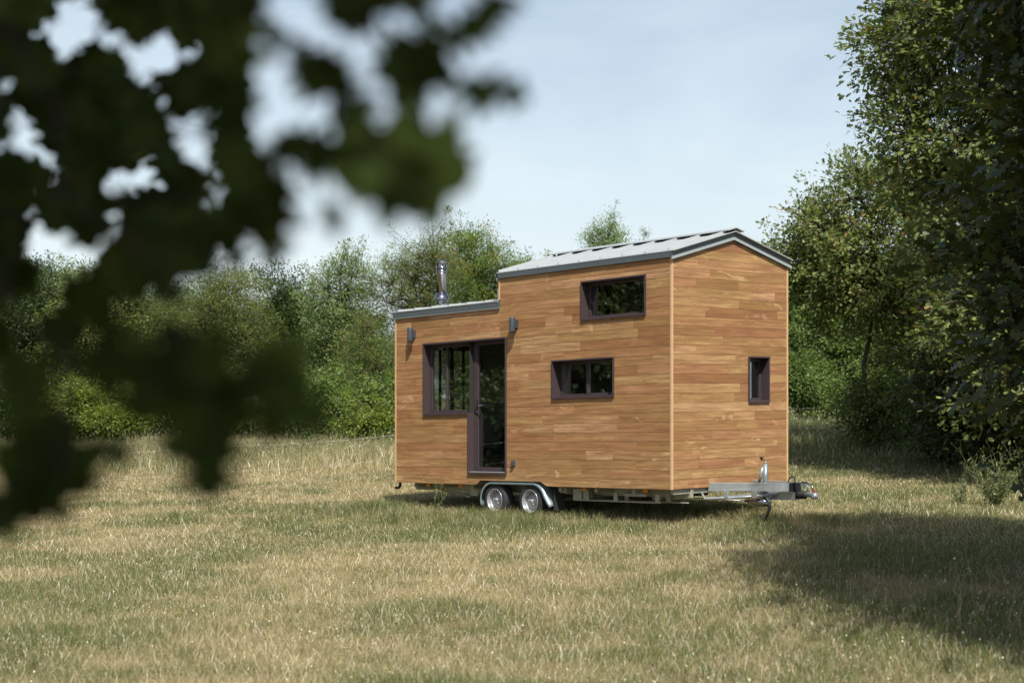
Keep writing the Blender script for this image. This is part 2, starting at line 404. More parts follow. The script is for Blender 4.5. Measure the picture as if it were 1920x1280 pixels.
# wall build-up behind the boards, with the openings, and the rooms' linings
def panel(mb, face, u0, u1, z0, z1, openings, d0, d1):
    us = sorted({u0, u1} | {x for o in openings for x in o[:2] if u0 < x < u1})
    for a, b in zip(us, us[1:]):
        ivs = [(z0, z1)]
        for o in openings:
            if o[0] < (a + b) / 2 < o[1]:
                nv = []
                for p, q in ivs:
                    if o[2] > p: nv.append((p, min(q, o[2])))
                    if o[3] < q: nv.append((max(p, o[3]), q))
                ivs = nv
        for p, q in ivs: mb.box(face(a, d0, p), face(b, d1, q))
def wall(name, specs, mats):
    m = MB()
    for sp in specs: panel(m, *sp)
    return m.build(name, mats, house)
def grow(o, g=0.004): return (o[0] - g, o[1] + g, o[2] - g, o[3] + g)
so = [grow(o, -0.002) for o in side_open]
wall('wall', [(side, 0.02, HL - 0.02, 0.07, LOWE, so, -0.0015, -0.10), (side, 0.02, HHI - .01, LOWE, EAVE, so, -0.0015, -0.10)], M['membrane'])
wall('wall', [(front, 0.105, HW - 0.105, 0.01, EAVE, [ENDW], -0.0015, -0.10)], M['membrane'])
wall('wall', [(rear, 0.105, HW - 0.105, 0.01, LOWE, [REARW], -0.0015, -0.10)], M['membrane'])
wall('wall', [(far, 0.02, HL - 0.02, 0.01, LOWE, [ADDED_FARW], -0.0015, -0.10), (far, 0.02, HHI - .01, LOWE, EAVE, [ADDED_FARW], -0.0015, -0.10)], M['membrane'])
m = MB(); m.prism([(0.02, EAVE - .2), (HW - .02, EAVE - .2), (HW - .02, EAVE - .01), (1.255, 3.47), (0.02, EAVE - .01)], lambda a, b: (0.003, a, b), lambda a, b: (0.06, a, b)); m.build('gable', M['membrane'], house); m = MB()
m.prism([(0.02, LOWE - .1), (HW - .02, LOWE - .1), (HW - .02, EAVE - .01), (1.255, 3.47), (0.02, EAVE - .01)], lambda a, b: (HHI - .003, a, b), lambda a, b: (HHI - .06, a, b))
m.build('gable', M['membrane'], house)
LIN = [(side, 0.12, HL - 0.12, 0.08, LOWE, so, -0.102, -0.112), (side, 0.12, HHI, LOWE, EAVE, so, -0.102, -0.112),
       (far, 0.12, HL - 0.12, 0.08, LOWE, [ADDED_FARW], -0.102, -0.112), (far, 0.12, HHI, LOWE, EAVE, [ADDED_FARW], -0.102, -0.112),
       (front, 0.115, HW - 0.115, 0.08, EAVE, [ENDW], -0.102, -0.112), (rear, 0.115, HW - 0.115, 0.08, LOWE, [REARW], -0.102, -0.112)]
wall('interior_lining', LIN, M['innerwall'])
m = MB(); m.box((0.02, 0.02, 0.0), (HL - .02, 0.30, 0.0) if False else (2.40, HW - .02, 0.075)); m.box((4.10, 0.02, 0.0), (HL - .02, HW - .02, 0.075)); m.box((2.40, 0.02, 0.066), (4.10, HW - .02, 0.0755))
m.build('floor', M['inner'], house)
m = MB(); m.box((0.12, 0.12, 2.20), (2.2, HW - .12, 2.30)); m.box((2.2, 0.12, 2.18), (2.26, HW - .12, 2.32))
m.build('loft_floor', M['inner'], house)
m = MB()
for i in range(6): m.box((2.215, 0.28 + i * 0.20, 2.32), (2.245, 0.33 + i * 0.20, 3.15))
m.build('loft_railing', M['inner'], house)
m = MB(); m.box((2.95, 0.9, 0.08), (3.0, HW - .115, 2.15)); m.build('partition', M['innerwall'], house)
m = MB(); m.box((4.85, 1.55, 0.08), (6.0, HW - .115, 0.42)); m.build('bench', M['inner'], house)
m = MB(); m.box((4.86, 1.56, 0.42), (6.0, HW - .12, 0.52)); m.box((4.9, 2.2, 0.52), (6.0, HW - .12, 0.85)); m.build('bench_cushion', M['navy'], house, 0.01)
m = MB(); m.box((5.0, 0.25, 0.90), (6.0, 0.85, 0.94)); m.box((5.02, 0.28, 0.08), (5.98, 0.83, 0.90)); m.build('kitchen_counter', M['inner'], house)

# corner trims
def trim(l0, l1, w0, w1, z0, z1):
    m = MB(); m.box((l0, w0, z0), (l1, w1, z1)); return m.build('corner_trim', M['trim'], house, 0.003)
trim(-0.024, 0.0105, -0.024, 0.0105, -0.004, EAVE + .01); trim(-0.024, 0.0105, HW - .0105, HW + .024, -0.004, EAVE + .01)
trim(HL - .0105, HL + .024, -0.024, 0.0105, -0.004, LOWE + .01); trim(HL - .0105, HL + .024, HW - .0105, HW + .024, -0.004, LOWE + .01)
trim(HHI + .002, HHI + .034, -0.0235, 0.02, LOWE + .12, EAVE + .01)

# ------------------------------------------------------------------ roofs
SL = (3.606 - 3.264) / 1.30
def zr(w): return 3.264 + SL * (w + 0.045 if w < 1.255 else 2.555 - w)     # upper roof surface
m = MB()
l0, l1 = -0.090, HHI + 0.055
for s_ in (0, 1):
    wa, wb = (-0.05, 1.255) if s_ == 0 else (2.56, 1.255)
    m.prism([(wa, 0.0), (wb, 0.0), (wb, -0.012), (wa, -0.012)], lambda w, dz: (l0, w, zr(w) + dz), lambda w, dz: (l1, w, zr(w) + dz))
roof = m.build('roof', M['zinc'], house); roof['label'] = 'higher pitched roof of light zinc with standing seams'
m = MB(); NS = 9
for s_ in (0, 1):
    wa, wb = (-0.045, 1.15) if s_ == 0 else (2.555, 1.36)
    for i in range(NS):
        l = 0.02 + i * (HHI - 0.02) / (NS - 1)
        m.prism([(-0.012, 0.001), (0.012, 0.001), (0.006, 0.034), (-0.006, 0.034)], lambda a, b: (l + a, wa, zr(wa) + b), lambda a, b: (l + a, wb, zr(wb) + b))
m.build('standing_seam', M['zinc'], roof)
m = MB()
for wa, sg in ((1.085, 1), (1.425, -1)):
    m.prism([(wa, 0.036), (1.255, 0.036), (1.255, 0.050), (wa, 0.050)], lambda w, dz: (l0 - .012, w, zr(w) + dz), lambda w, dz: (l1 + .012, w, zr(w) + dz))
m.build('ridge_cap', M['zinc'], roof)
m = MB(); m.prism([(1.17, 0.002), (1.255, 0.002), (1.255, 0.034), (1.17, 0.034)], lambda w, dz: (0.03, w, zr(w) + dz), lambda w, dz: (HHI - .03, w, zr(w) + dz))
m.prism([(1.34, 0.002), (1.256, 0.002), (1.256, 0.034), (1.34, 0.034)], lambda w, dz: (0.03, w, zr(w) + dz), lambda w, dz: (HHI - .03, w, zr(w) + dz))
m.build('ridge_vent', M['slot'], roof)
# eave fascias with a thin light drip at the bottom
for w0, w1 in ((-0.046, -0.021), (HW + .021, HW + .046)):
    m = MB(); zt = 3.250
    m.box((-0.045, w0, EAVE), (HHI + .03, w1, zt)); f = m.build('fascia', M['zincdark'], roof)
# rake fascias on both gables: dark zinc upper band, its colour also carrying the overhang's shade, proud light drip band below
def rake(lA, lB, lC, lD):
    m = MB()
    for wa, wb in ((-0.046, 1.255), (2.556, 1.255)):
        m.prism([(wa, -0.122), (wb, -0.122), (wb, -0.014), (wa, -0.014)], lambda w, dz: (lA, w, zr(w) + dz), lambda w, dz: (lB, w, zr(w) + dz))
    m.build('fascia', M['zincdark'], roof)
    m = MB()
    for wa, wb in ((-0.050, 1.255), (2.560, 1.255)):
        m.prism([(wa, -0.125), (wb, -0.125), (wb, -0.086), (wa, -0.086)], lambda w, dz: (lC, w, zr(w) + dz), lambda w, dz: (lD, w, zr(w) + dz))
    m.build('drip_edge', M['zinclight'], roof)
rake(-0.040, -0.0205, -0.060, -0.0405); rake(HHI + .0205, HHI + .035, HHI + .0355, HHI + .05)
m = MB(); m.prism([(0.12, -0.10), (1.255, -0.10), (1.255, -0.112), (0.12, -0.112)], lambda w, dz: (0.1, w, zr(w) + dz), lambda w, dz: (HHI - .07, w, zr(w) + dz))
m.prism([(2.38, -0.10), (1.255, -0.10), (1.255, -0.112), (2.38, -0.112)], lambda w, dz: (0.1, w, zr(w) + dz), lambda w, dz: (HHI - .07, w, zr(w) + dz))
m.build('ceiling', M['inner'], house)
# low roof, a slight single pitch
def zl(w): return 2.831 + 0.088 * (w + 0.045)
m = MB(); la, lb = HHI + 0.036, HL + 0.075
m.prism([(-0.052, 0), (2.56, 0), (2.56, -0.014), (-0.052, -0.014)], lambda w, dz: (la, w, zl(w) + dz), lambda w, dz: (lb, w, zl(w) + dz))
lroof = m.build('roof', M['zinc'], house); lroof['label'] = 'lower flat roof of grey zinc at the back end'
m = MB()
for i in range(6):
    l = HHI + 0.33 + i * 0.44
    m.prism([(-0.014, 0.001), (0.014, 0.001), (0.007, 0.030), (-0.007, 0.030)], lambda a, b: (l + a, -0.045, zl(-.045) + b), lambda a, b: (l + a, 2.55, zl(2.55) + b))
m.build('standing_seam', M['zinc'], lroof)
m = MB(); m.box((HHI - .006, -0.046, LOWE), (HL + .05, -0.021, 2.816)); m.box((HL + .0255, -0.0205, LOWE), (HL + .05, HW + .02, 2.816)); m.box((HHI, HW + .021, LOWE), (HL + .05, HW + .046, 2.95))
m.build('fascia', M['zincdark'], lroof)
m = MB(); m.box((HHI - .008, -0.050, LOWE - .008), (HL + .052, -0.022, LOWE - .0005)); m.build('drip_edge', M['zinclight'], lroof)
m = MB(); m.box((HHI, 0.1, LOWE - .02), (HL - .1, HW - .1, LOWE - .005)); m.build('ceiling', M['inner'], house)
m = MB(); m.box((HHI + .035, -0.018, LOWE + .09), (HHI + .06, HW, LOWE + .30)); m.build('flashing', M['zinclight'], lroof)

# ------------------------------------------------------------------ windows
def surround(face, o, name='window', proud=0.042, deep=0.16, t=0.022):
    """deep metal lining round an opening; o = outer u0,u1,z0,z1"""
    u0, u1, z0, z1 = o; m = MB()
    def bx(a, b, c, d, p=proud): m.box(face(a, p, c), face(b, -deep, d))
    bx(u0, u1, z1 - t, z1, proud + 0.006); bx(u0, u0 + t, z0 + t, z1 - t - .0005); bx(u1 - t, u1, z0 + t, z1 - t - .0005); bx(u0, u1, z0, z0 + t - .0005, proud + 0.004)
    return m.build(name, M['brown'], house, 0.002)
def sash(face, o, parent, d=-0.105, fw=0.045, th=0.045, mull=(), frame_name='sash'):
    u0, u1, z0, z1 = o; m = MB()
    for a, b, c, e in ((u0, u1, z0, z0 + fw), (u0, u1, z1 - fw, z1), (u0, u0 + fw, z0 + fw, z1 - fw), (u1 - fw, u1, z0 + fw, z1 - fw)):
        m.box(face(a, d, c), face(b, d - th, e))
    for x, wd in mull: m.box(face(x - wd / 2, d + .004, z0 + fw), face(x + wd / 2, d - th, z1 - fw))
    m.build(frame_name, M['brown'], parent, 0.003)
    m = MB(); m.box(face(u0 + fw, d - 0.02, z0 + fw), face(u1 - fw, d - 0.024, z1 - fw)); m.build('pane', M['glass'], parent)
def inset(o, t=0.022): return (o[0] + t, o[1] - t, o[2] + t, o[3] - t)
UP = (0.458, 1.736, 2.408, 2.977); LO = (1.073, 2.352, 1.290, 1.862); EN = (1.604, 2.077, 1.170, 1.838)
for o, lab in ((UP, 'wide brown window high under the eave'), (LO, 'wide brown sliding window at mid height')):
    wdw = surround(side, o); wdw['label'] = lab
    i = inset(o)
    if o is UP:
        sash(side, i, wdw)
    else:
        mid = (i[0] + i[1]) / 2
        sash(side, (mid - .02, i[1], i[2], i[3]), wdw, -0.125, 0.045, 0.034); sash(side, (i[0], mid + .035, i[2], i[3]), wdw, -0.09, 0.05, 0.03)
    m = MB(); m.box(side(i[0], 0.030, i[2] - .001), side(i[1], -0.05, i[2] + .014)); m.build('sill', M['brown'], wdw, 0.003)
wdw = surround(front, EN); wdw['label'] = 'narrow upright brown window on the end wall'
i = inset(EN); sash(front, i, wdw, -0.10, 0.05)
m = MB(); m.box(front(i[0], 0.030, i[2] - .001), front(i[1], -0.05, i[2] + .014)); m.build('sill', M['brown'], wdw, 0.003)
wdw = surround(rear, (0.34, 1.73, 1.11, 2.27)); wdw['label'] = 'barred window in the back end wall seen through the front glass'
i = (0.362, 1.708, 1.132, 2.248); sash(rear, i, wdw, -0.06, 0.05, 0.045, ((0.62, 0.05), (0.86, 0.03), (1.12, 0.055), (1.38, 0.03)))

wdw = surround(far, (0.59, 1.96, 2.42, 3.01)); wdw['label'] = 'added loft window on the unseen side, letting light in to the loft slats'
sash(far, (0.612, 1.938, 2.442, 2.988), wdw, -0.10)

# door with its side window: an L shaped lining
t = 0.022; m = MB()
def bx(a, b, c, d, p=0.042): m.box((a, -p, c), (b, 0.16, d))
bx(DR - .005, DL + .006, DTOP - t, DTOP + .006, 0.048)
bx(DL - t + .006, DL + .006, WBOT - .004 + t, DTOP - t - .0005); bx(DM + .0005, DL + .006, WBOT - .004, WBOT + t - .0045, 0.046)
bx(DM - t, DM, DBOT + t, WBOT + t - .0045); bx(DR - .005, DR + t - .005, DBOT + t, DTOP - t - .0005); bx(DR - .005, DM, DBOT - .006, DBOT + t - .0005, 0.048)
door_lining = m.build('door_frame', M['brown'], house, 0.002)
m = MB(); m.box((DR + .02, -0.044, DBOT + .0225), (DM - .03, 0.06, DBOT + .034)); m.build('threshold', M['galv'], door_lining, 0.002)
m = MB(); m.box((DM + .0015, -0.030, WBOT + .0175), (DL - t, 0.05, WBOT + .034)); m.build('sill', M['brown'], door_lining, 0.003)
m = MB()
wz0, wz1, wa, wb = WBOT + .02, DTOP - t, DM - 0.02, DL - t + .006; fw = 0.055
for a, b, c, d in ((wa, wb, wz0, wz0 + fw), (wa, wb, wz1 - fw, wz1), (wa, wa + fw, wz0 + fw, wz1 - fw), (wb - fw, wb, wz0 + fw, wz1 - fw)): m.box((a, 0.095, c), (b, 0.14, d))
m.box((4.93, 0.097, wz0 + fw), (4.965, 0.137, wz1 - fw))
win = m.build('window', M['brown'], house, 0.003); win['label'] = 'fixed side window joined to the door'
m = MB(); m.box((wa + fw, 0.115, wz0 + fw), (wb - fw, 0.119, wz1 - fw)); m.build('pane', M['glass'], win)
m = MB(); a0, a1, c0, c1 = DR + t - .005, DM - 0.023, DBOT + .036, DTOP - t; fw = 0.085
for a, b, c, d in ((a0, a1, c0, c0 + .06), (a0, a1, c1 - .06, c1), (a0, a0 + .05, c0 + .06, c1 - .06), (a1 - fw, a1, c0 + .06, c1 - .06)): m.box((a, 0.087, c), (b, 0.137, d))
m.box((a1 - .03, 0.079, c0 + .01), (a1 - .004, 0.0865, c1 - .01))
door = m.build('door', M['brown'], house, 0.003); door['label'] = 'glazed brown entrance door with a lever handle'
m = MB(); m.box((a0 + .05, 0.11, c0 + .06), (a1 - fw, 0.114, c1 - .06)); m.build('pane', M['glass'], door)
m = MB(); m.box((4.16, 0.082, 1.09), (4.19, 0.0865, 1.32)); m.tube([(4.175, 0.085, 1.235), (4.175, 0.04, 1.235), (4.15, 0.035, 1.235), (4.02, 0.035, 1.232)], 0.010, 8); m.lathe((4.175, 0.080, 1.14), 'y', [(0.001, -0.012), (0.014, -0.012), (0.016, 0.002)], 12)
m.build('door_handle', M['steel'], door)

# wall lamps, flue, outlet
for l, z in ((5.648, 2.43), (3.143, 2.437)):
    m = MB(); c = (l + .0, -0.105, z)
    m.lathe(c, 'z', [(0.036, -0.112), (0.044, -0.112), (0.046, -0.10), (0.046, 0.10), (0.044, 0.112), (0.034, 0.112), (0.033, 0.09)], 24)
    lampo = m.build('wall_lamp', M['lamp'], house)
    m = MB(); m.box((l - .03, -0.06, z - .055), (l + .03, -0.021, z + .055)); m.box((l - .042, -0.0212, z - .065), (l + .042, -0.0175, z + .065)); m.build('bracket', M['lamp'], lampo, 0.004)
m = MB(); m.box((3.165, -0.032, 0.295), (3.235, -0.018, 0.385)); m.box((3.172, -0.062, 0.30), (3.228, -0.032, 0.375))
plug = m.build('power_inlet', M['lamp'], house, 0.006)
FL, FW = 5.696, 0.60
m = MB(); zb_ = zl(FW) + .001
m.lathe((FL, FW, zb_), 'z', [(0.105, 0), (0.088, 0.10), (0.0845, 0.12), (0.0845, 0.56), (0.090, 0.565), (0.090, 0.575), (0.0845, 0.58), (0.0845, 0.60), (0.089, 0.604), (0.089, 0.612), (0.0845, 0.616), (0.0845, 0.68)], 36)
flue = m.build('flue', M['steel'], house)
m = MB(); m.lathe((FL, FW, 3.02), 'z', [(0.134, 0.0), (0.136, 0.008), (0.088, 0.125), (0.0855, 0.125), (0.084, 0.10), (0.128, 0.0)], 36); m.build('storm_collar', M['steel'], flue)
m = MB(); m.lathe((FL, FW, zb_ + .66), 'z', [(0.108, 0.0), (0.108, 0.006), (0.0875, 0.012), (0.0875, 0.045), (0.089, 0.05), (0.0875, 0.055), (0.0875, 0.10), (0.098, 0.104), (0.098, 0.112), (0.05, 0.135), (0.01, 0.14)], 36); m.build('cowl', M['steel'], flue)

# ------------------------------------------------------------------ trailer
m = MB()
for w in (0.42, 2.08):
    m.box((0.0, w - .03, -0.135), (2.42, w + .03, -0.004)); m.box((2.42, w - .03, -0.135), (HL - .02, w + .03, -0.004))
for l in (0.02, 0.75, 1.5, 2.25, 4.25, 5.0, 5.7): m.box((l, 0.06, -0.075), (l + .05, HW - .06, -0.006))
for l in (0.32, 1.12, 1.85): m.box((l, 0.085, -0.19), (l + .07, 0.115, -0.0755)); m.box((l, 0.30, -0.19), (l + .06, 0.345, -0.076))
m.box((-0.02, 0.29, -0.205), (2.05, 0.335, -0.1905)); m.box((0.30, 0.088, -0.203), (1.95, 0.118, -0.1905))
m.box((1.74, 0.125, -0.205), (2.06, 0.140, -0.03)); m.box((0.60, 0.125, -0.12), (1.02, 0.150, -0.078)); m.box((2.2, 0.12, -0.10), (2.34, 0.30, -0.02))
m.box((4.25, 0.15, -0.19), (4.42, 0.165, -0.02))
chassis = m.build('chassis', M['galvold'], house, 0.003)
for a, b in (((0.45, 0.5, -0.15), (1.25, 1.3, -0.03)), ((4.6, 0.7, -0.12), (5.2, 1.5, -0.03)), ((1.3, 1.4, -0.17), (1.7, 2.0, -0.05))):
    m = MB(); m.box(a, b); m.build('water_tank', M['black'], chassis, 0.02)
for l in (0.552, 1.769, 4.573, 5.386):
    m = MB(); m.box((l - .045, 0.055, -0.052), (l + .045, 0.078, -0.012)); m.build('marker_lamp', M['amber'], chassis, 0.006)
WZ, WR = -0.236, 0.262
for l in (3.691, 2.884):
    m = MB(); m.tube([(l, 0.15, WZ), (l, HW - .15, WZ)], 0.035, 10); m.box((l - .25, 0.33, WZ - .02), (l + .05, 0.37, WZ + .05)); m.build('axle', M['galvold'], chassis)
    for w, sg in ((0.115, -1), (HW - .115, 1)):
        m = MB(); prof = [(0.165, -0.02), (0.172, -0.092), (0.195, -0.099), (0.235, -0.096), (0.256, -0.078), (WR, -0.05), (WR, 0.05), (0.256, 0.078), (0.235, 0.096), (0.195, 0.099), (0.172, 0.092), (0.165, 0.02)]
        m.lathe((l, w, WZ), 'y', prof + prof[:1], 40)
        for f in [f for f in m.bm.faces if len(f.verts) > 8]: m.bm.faces.remove(f)
        for k in range(40):
            a = 2 * math.pi * k / 40
            for q in (-0.055, -0.018, 0.02):
                x, z = math.cos(a), math.sin(a); tx, tz = -z, x
                pts = [(l + x * r_ + tx * s_ * .012, w + q + dw, WZ + z * r_ + tz * s_ * .012) for r_ in (WR - .01, WR + .005) for s_ in (-1, 1) for dw in (0, .030)]
                v = [m.bm.verts.new(P(*p)) for p in pts]
                for qd in ((4, 5, 7, 6), (0, 4, 6, 2), (1, 3, 7, 5), (0, 1, 5, 4), (2, 6, 7, 3)): m.bm.faces.new([v[i] for i in qd])
        tyre = m.build('wheel', M['rubber'], house)
        m = MB(); o = lambda d: d * sg
        m.lathe((l, w, WZ), 'y', [(0.176, o(.088)), (0.178, o(.098)), (0.170, o(.100)), (0.162, o(.085)), (0.152, o(.055)), (0.147, o(.030)), (0.125, o(.022)), (0.118, o(.036)), (0.098, o(.045)), (0.070, o(.040)), (0.066, o(.046)), (0.036, o(.046)), (0.034, o(.066)), (0.001, o(.070))], 40, True, False)
        for k in range(5):
            a = 2 * math.pi * k / 5 + .3; m.lathe((l + .052 * math.cos(a), w, WZ + .052 * math.sin(a)), 'y', [(0.011, o(.044)), (0.011, o(.058)), (0.006, o(.064))], 8)
        m.mi = 1
        for k in range(14):
            a = 2 * math.pi * k / 14; m.lathe((l + .1345 * math.cos(a), w, WZ + .1345 * math.sin(a)), 'y', [(0.012, o(.0230)), (0.012, o(.0285)), (0.004, o(.0287))], 10)
        m.build('rim', [M['rim'], M['black']], tyre)
# mudguards
def mudguard(wo, wi):
    path = []
    for a in np.linspace(200, 90, 12): path.append((3.735 + 0.285 * -math.cos(R(180 - a)) * -1 * -1, 0) if False else (3.735 - 0.285 * math.cos(R(a)), -0.235 + 0.287 * math.sin(R(a))))
    for a in np.linspace(90, 22, 10): path.append((2.815 - 0.30 * math.cos(R(a)), -0.235 + 0.287 * math.sin(R(a))))
    path += [(2.50, -0.18), (2.455, -0.24), (2.40, -0.295)]
    m = MB(); sgn = 1 if wi > wo else -1
    sec = [(wo - .006 * sgn, -0.042), (wo - .010 * sgn, -0.02), (wo + .004 * sgn, 0.0), (wo + .03 * sgn, 0.010), ((wo + wi) / 2, 0.014), (wi, 0.010), (wi, 0.004), ((wo + wi) / 2, 0.007), (wo + .03 * sgn, 0.003), (wo + .009 * sgn, -0.006), (wo - .003 * sgn, -0.022), (wo, -0.042)]
    rings = []
    for i, (l, z) in enumerate(path):
        a, b = path[max(0, i - 1)], path[min(len(path) - 1, i + 1)]; d = Vector((b[0] - a[0], b[1] - a[1])).normalized(); nrm = Vector((d[1], -d[0]))
        if nrm.dot(Vector((l - 3.27, z + .3))) < 0: nrm = -nrm
        rings.append([m.bm.verts.new(P(l + nrm[0] * k, w, z + nrm[1] * k)) for w, k in sec])
    n = len(sec)
    for a, b in zip(rings, rings[1:]):
        for k in range(n): f = m.bm.faces.new((a[k], a[(k + 1) % n], b[(k + 1) % n], b[k])); f.smooth = True
    m.bm.faces.new(rings[0]); m.bm.faces.new(rings[-1])
    return m.build('mudguard', M['guard'], house)
mudguard(0.0, 0.245); mudguard(HW, HW - .245)
m = MB(); m.box((2.36, 0.03, -0.36), (2.372, 0.24, -0.04)); m.build('mud_flap', M['rubber'], chassis)
# folded corner steadies and rear tow hook
for w in (0.40, 2.1):
    m = MB(); m.tube([(6.02, w, -0.05), (4.72, w, -0.215)], 0.021, 6); m.box((4.66, w - .05, -0.235), (4.78, w + .05, -0.205)); m.tube([(5.4, w, -0.07), (5.1, w, -0.165)], 0.016, 6); m.build('corner_steady', M['galvold'], chassis)
m = MB(); m.tube([(6.17, 0.10, -0.005), (6.18, 0.10, -0.06), (6.22, 0.10, -0.095), (6.27, 0.10, -0.10)], [0.022, 0.024, 0.024, 0.02], 8); m.mi = 1; m.tube([(6.265, 0.10, -0.10), (6.30, 0.10, -0.092)], 0.026, 8); m.build('drain_pipe', [M['black'], M['red']], chassis)

# drawbar: two arms running to the coupling, a lower brace frame, the jockey wheel
def arm(wA, lA, wB, lB, z0=-0.056, z1=0.064, cut=0.03):
    m = MB(); d = Vector((lB - lA, wB - wA)).normalized(); nx, ny = -d[1] * .03, d[0] * .03
    for s_ in (0, 1): pass
    def pt(l, w, z, side_): return (l + nx * side_, w + ny * side_, z)
    v = [m.bm.verts.new(P(*pt(lA + (cut if z == z0 else 0), wA, z, sd))) for z in (z0, z1) for sd in (-1, 1)] + [m.bm.verts.new(P(*pt(lB, wB, z, sd))) for z in (z0, z1) for sd in (-1, 1)]
    for q in ((0, 1, 3, 2), (4, 6, 7, 5), (0, 4, 5, 1), (2, 3, 7, 6), (0, 2, 6, 4), (1, 5, 7, 3)): m.bm.faces.new([v[i] for i in q])
    return m.build('drawbar_arm', M['galv'], house, 0.004)
arm(0.77, -0.024, 1.155, -1.124); arm(1.73, -0.024, 1.345, -1.155)
m = MB(); m.box((-1.155, 1.12, -0.058), (-1.127, 1.38, 0.060)); m.build('end_plate', M['black'], house)
m = MB(); m.box((-1.16, 1.19, -0.175), (-0.55, 1.31, -0.066)); m.build('drawbar_beam', M['galv'], house, 0.005)
m = MB(); m.tube([(0.12, 0.70, -0.01), (-0.06, 0.62, -0.155), (-0.50, 0.86, -0.135), (-0.86, 1.15, -0.105)], 0.020, 6); m.tube([(0.12, 1.80, -0.01), (-0.06, 1.88, -0.155), (-0.5, 1.64, -0.135), (-0.86, 1.35, -0.105)], 0.020, 6)
for q in (0.30, 0.72):
    m.box((-0.06 - q * .8, 0.60 + q * .45, -0.145), (-0.12 - q * .8, 0.64 + q * .45, -0.05))
m.box((-0.075, 0.62, -0.165), (-0.045, 1.88, -0.135))
m.build('drawbar_brace', M['galv'], house)
m = MB(); m.tube([(-1.12, 1.25, -0.105), (-1.17, 1.25, -0.105)], 0.05, 14)
for i in range(9): m.tube([(-1.165 - i * .016, 1.25, -0.105), (-1.173 - i * .016, 1.25, -0.105), (-1.181 - i * .016, 1.25, -0.105)], [0.040, 0.056, 0.040], 14)
m.build('bellows', M['rubber'], house)
m = MB(); m.tube([(-1.30, 1.25, -0.10), (-1.40, 1.25, -0.098), (-1.43, 1.25, -0.10)], [0.034, 0.036, 0.045], 14)
m.lathe((-1.455, 1.25, -0.125), 'z', [(0.046, -0.03), (0.05, 0.0), (0.048, 0.025), (0.035, 0.047), (0.015, 0.056)], 18)
m.tube([(-1.36, 1.25, -0.05), (-1.33, 1.25, 0.03), (-1.24, 1.25, 0.055)], 0.012, 8)
cpl = m.build('coupling', M['galv'], house)
m = MB(); m.tube([(-1.44, 1.25, -0.07), (-1.42, 1.25, 0.0), (-1.33, 1.25, 0.062), (-1.24, 1.25, 0.07)], 0.013, 8); m.build('coupling_handle', M['steel'], cpl)
m = MB(); m.lathe((-1.44, 1.25, -0.062), 'z', [(0.014, 0), (0.014, 0.035), (0.004, 0.04)], 10); m.build('indicator', M['red'], cpl)
m = MB(); m.tube([(-0.98, 1.28, 0.05), (-1.02, 1.27, 0.12), (-1.08, 1.25, 0.142), (-1.14, 1.22, 0.13), (-1.165, 1.2, 0.06), (-1.168, 1.2, -0.06)], 0.009, 8); m.build('cable', M['black'], house)
m = MB(); m.tube([(-1.17, 1.2, -0.1), (-1.16, 1.17, -0.24), (-1.05, 1.15, -0.30), (-0.85, 1.16, -0.24)], 0.004, 5); m.build('breakaway_cable', M['post'], house)
JL, JW = -0.715, 1.13
m = MB(); m.tube([(JL, JW, -0.17), (JL, JW, 0.315)], 0.030, 14); m.tube([(JL, JW, 0.315), (JL, JW, 0.355)], [0.018, 0.010], 8)
m.tube([(JL + .03, JW - .025, 0.27), (JL + .085, JW - .04, 0.05)], 0.018, 8)
m.tube([(JL - .02, JW, -0.08), (JL - .05, JW - .02, -0.15), (JL - .10, JW - .02, -0.22)], 0.030, 8)
jw = m.build('jockey_wheel', M['guard'], house)
m = MB(); m.tube([(JL, JW, 0.36), (JL + .035, JW - .02, 0.372)], 0.007, 6); m.lathe((JL + .045, JW - .03, 0.368), 'z', [(0.010, -0.005), (0.010, 0.015), (0.026, 0.022), (0.028, 0.045), (0.018, 0.05)], 12); m.build('crank_knob', M['black'], jw)
m = MB(); m.tube([(JL + .32, JW - .06, -0.195), (JL + .22, JW - .06, -0.19), (JL + .08, JW - .06, -0.20), (JL - .04, JW - .06, -0.215), (JL - .09, JW - .06, -0.25)], [0.010, 0.045, 0.068, 0.06, 0.02], 12); m.build('wheel_fork', M['steel'], jw)
m = MB(); m.tube([(JL - .06, JW - .03, -0.20), (JL - .10, JW - .03, -0.28), (JL - .07, JW - .03, -0.36), (JL - .02, JW - .03, -0.44)], [0.03, 0.025, 0.02, 0.016], 8); m.lathe((JL + .02, JW - .03, -0.43), 'y', [(0.02, -.03), (0.045, -.03), (0.055, 0), (0.045, .03), (0.02, .03)], 18); m.build('support_foot', M['rubber'], jw)
m = MB(); m.tube([(JL + .30, JW - .05, -0.195), (0.9, 0.9, -0.155)], 0.006, 5); m.build('brake_rod', M['galv'], chassis)

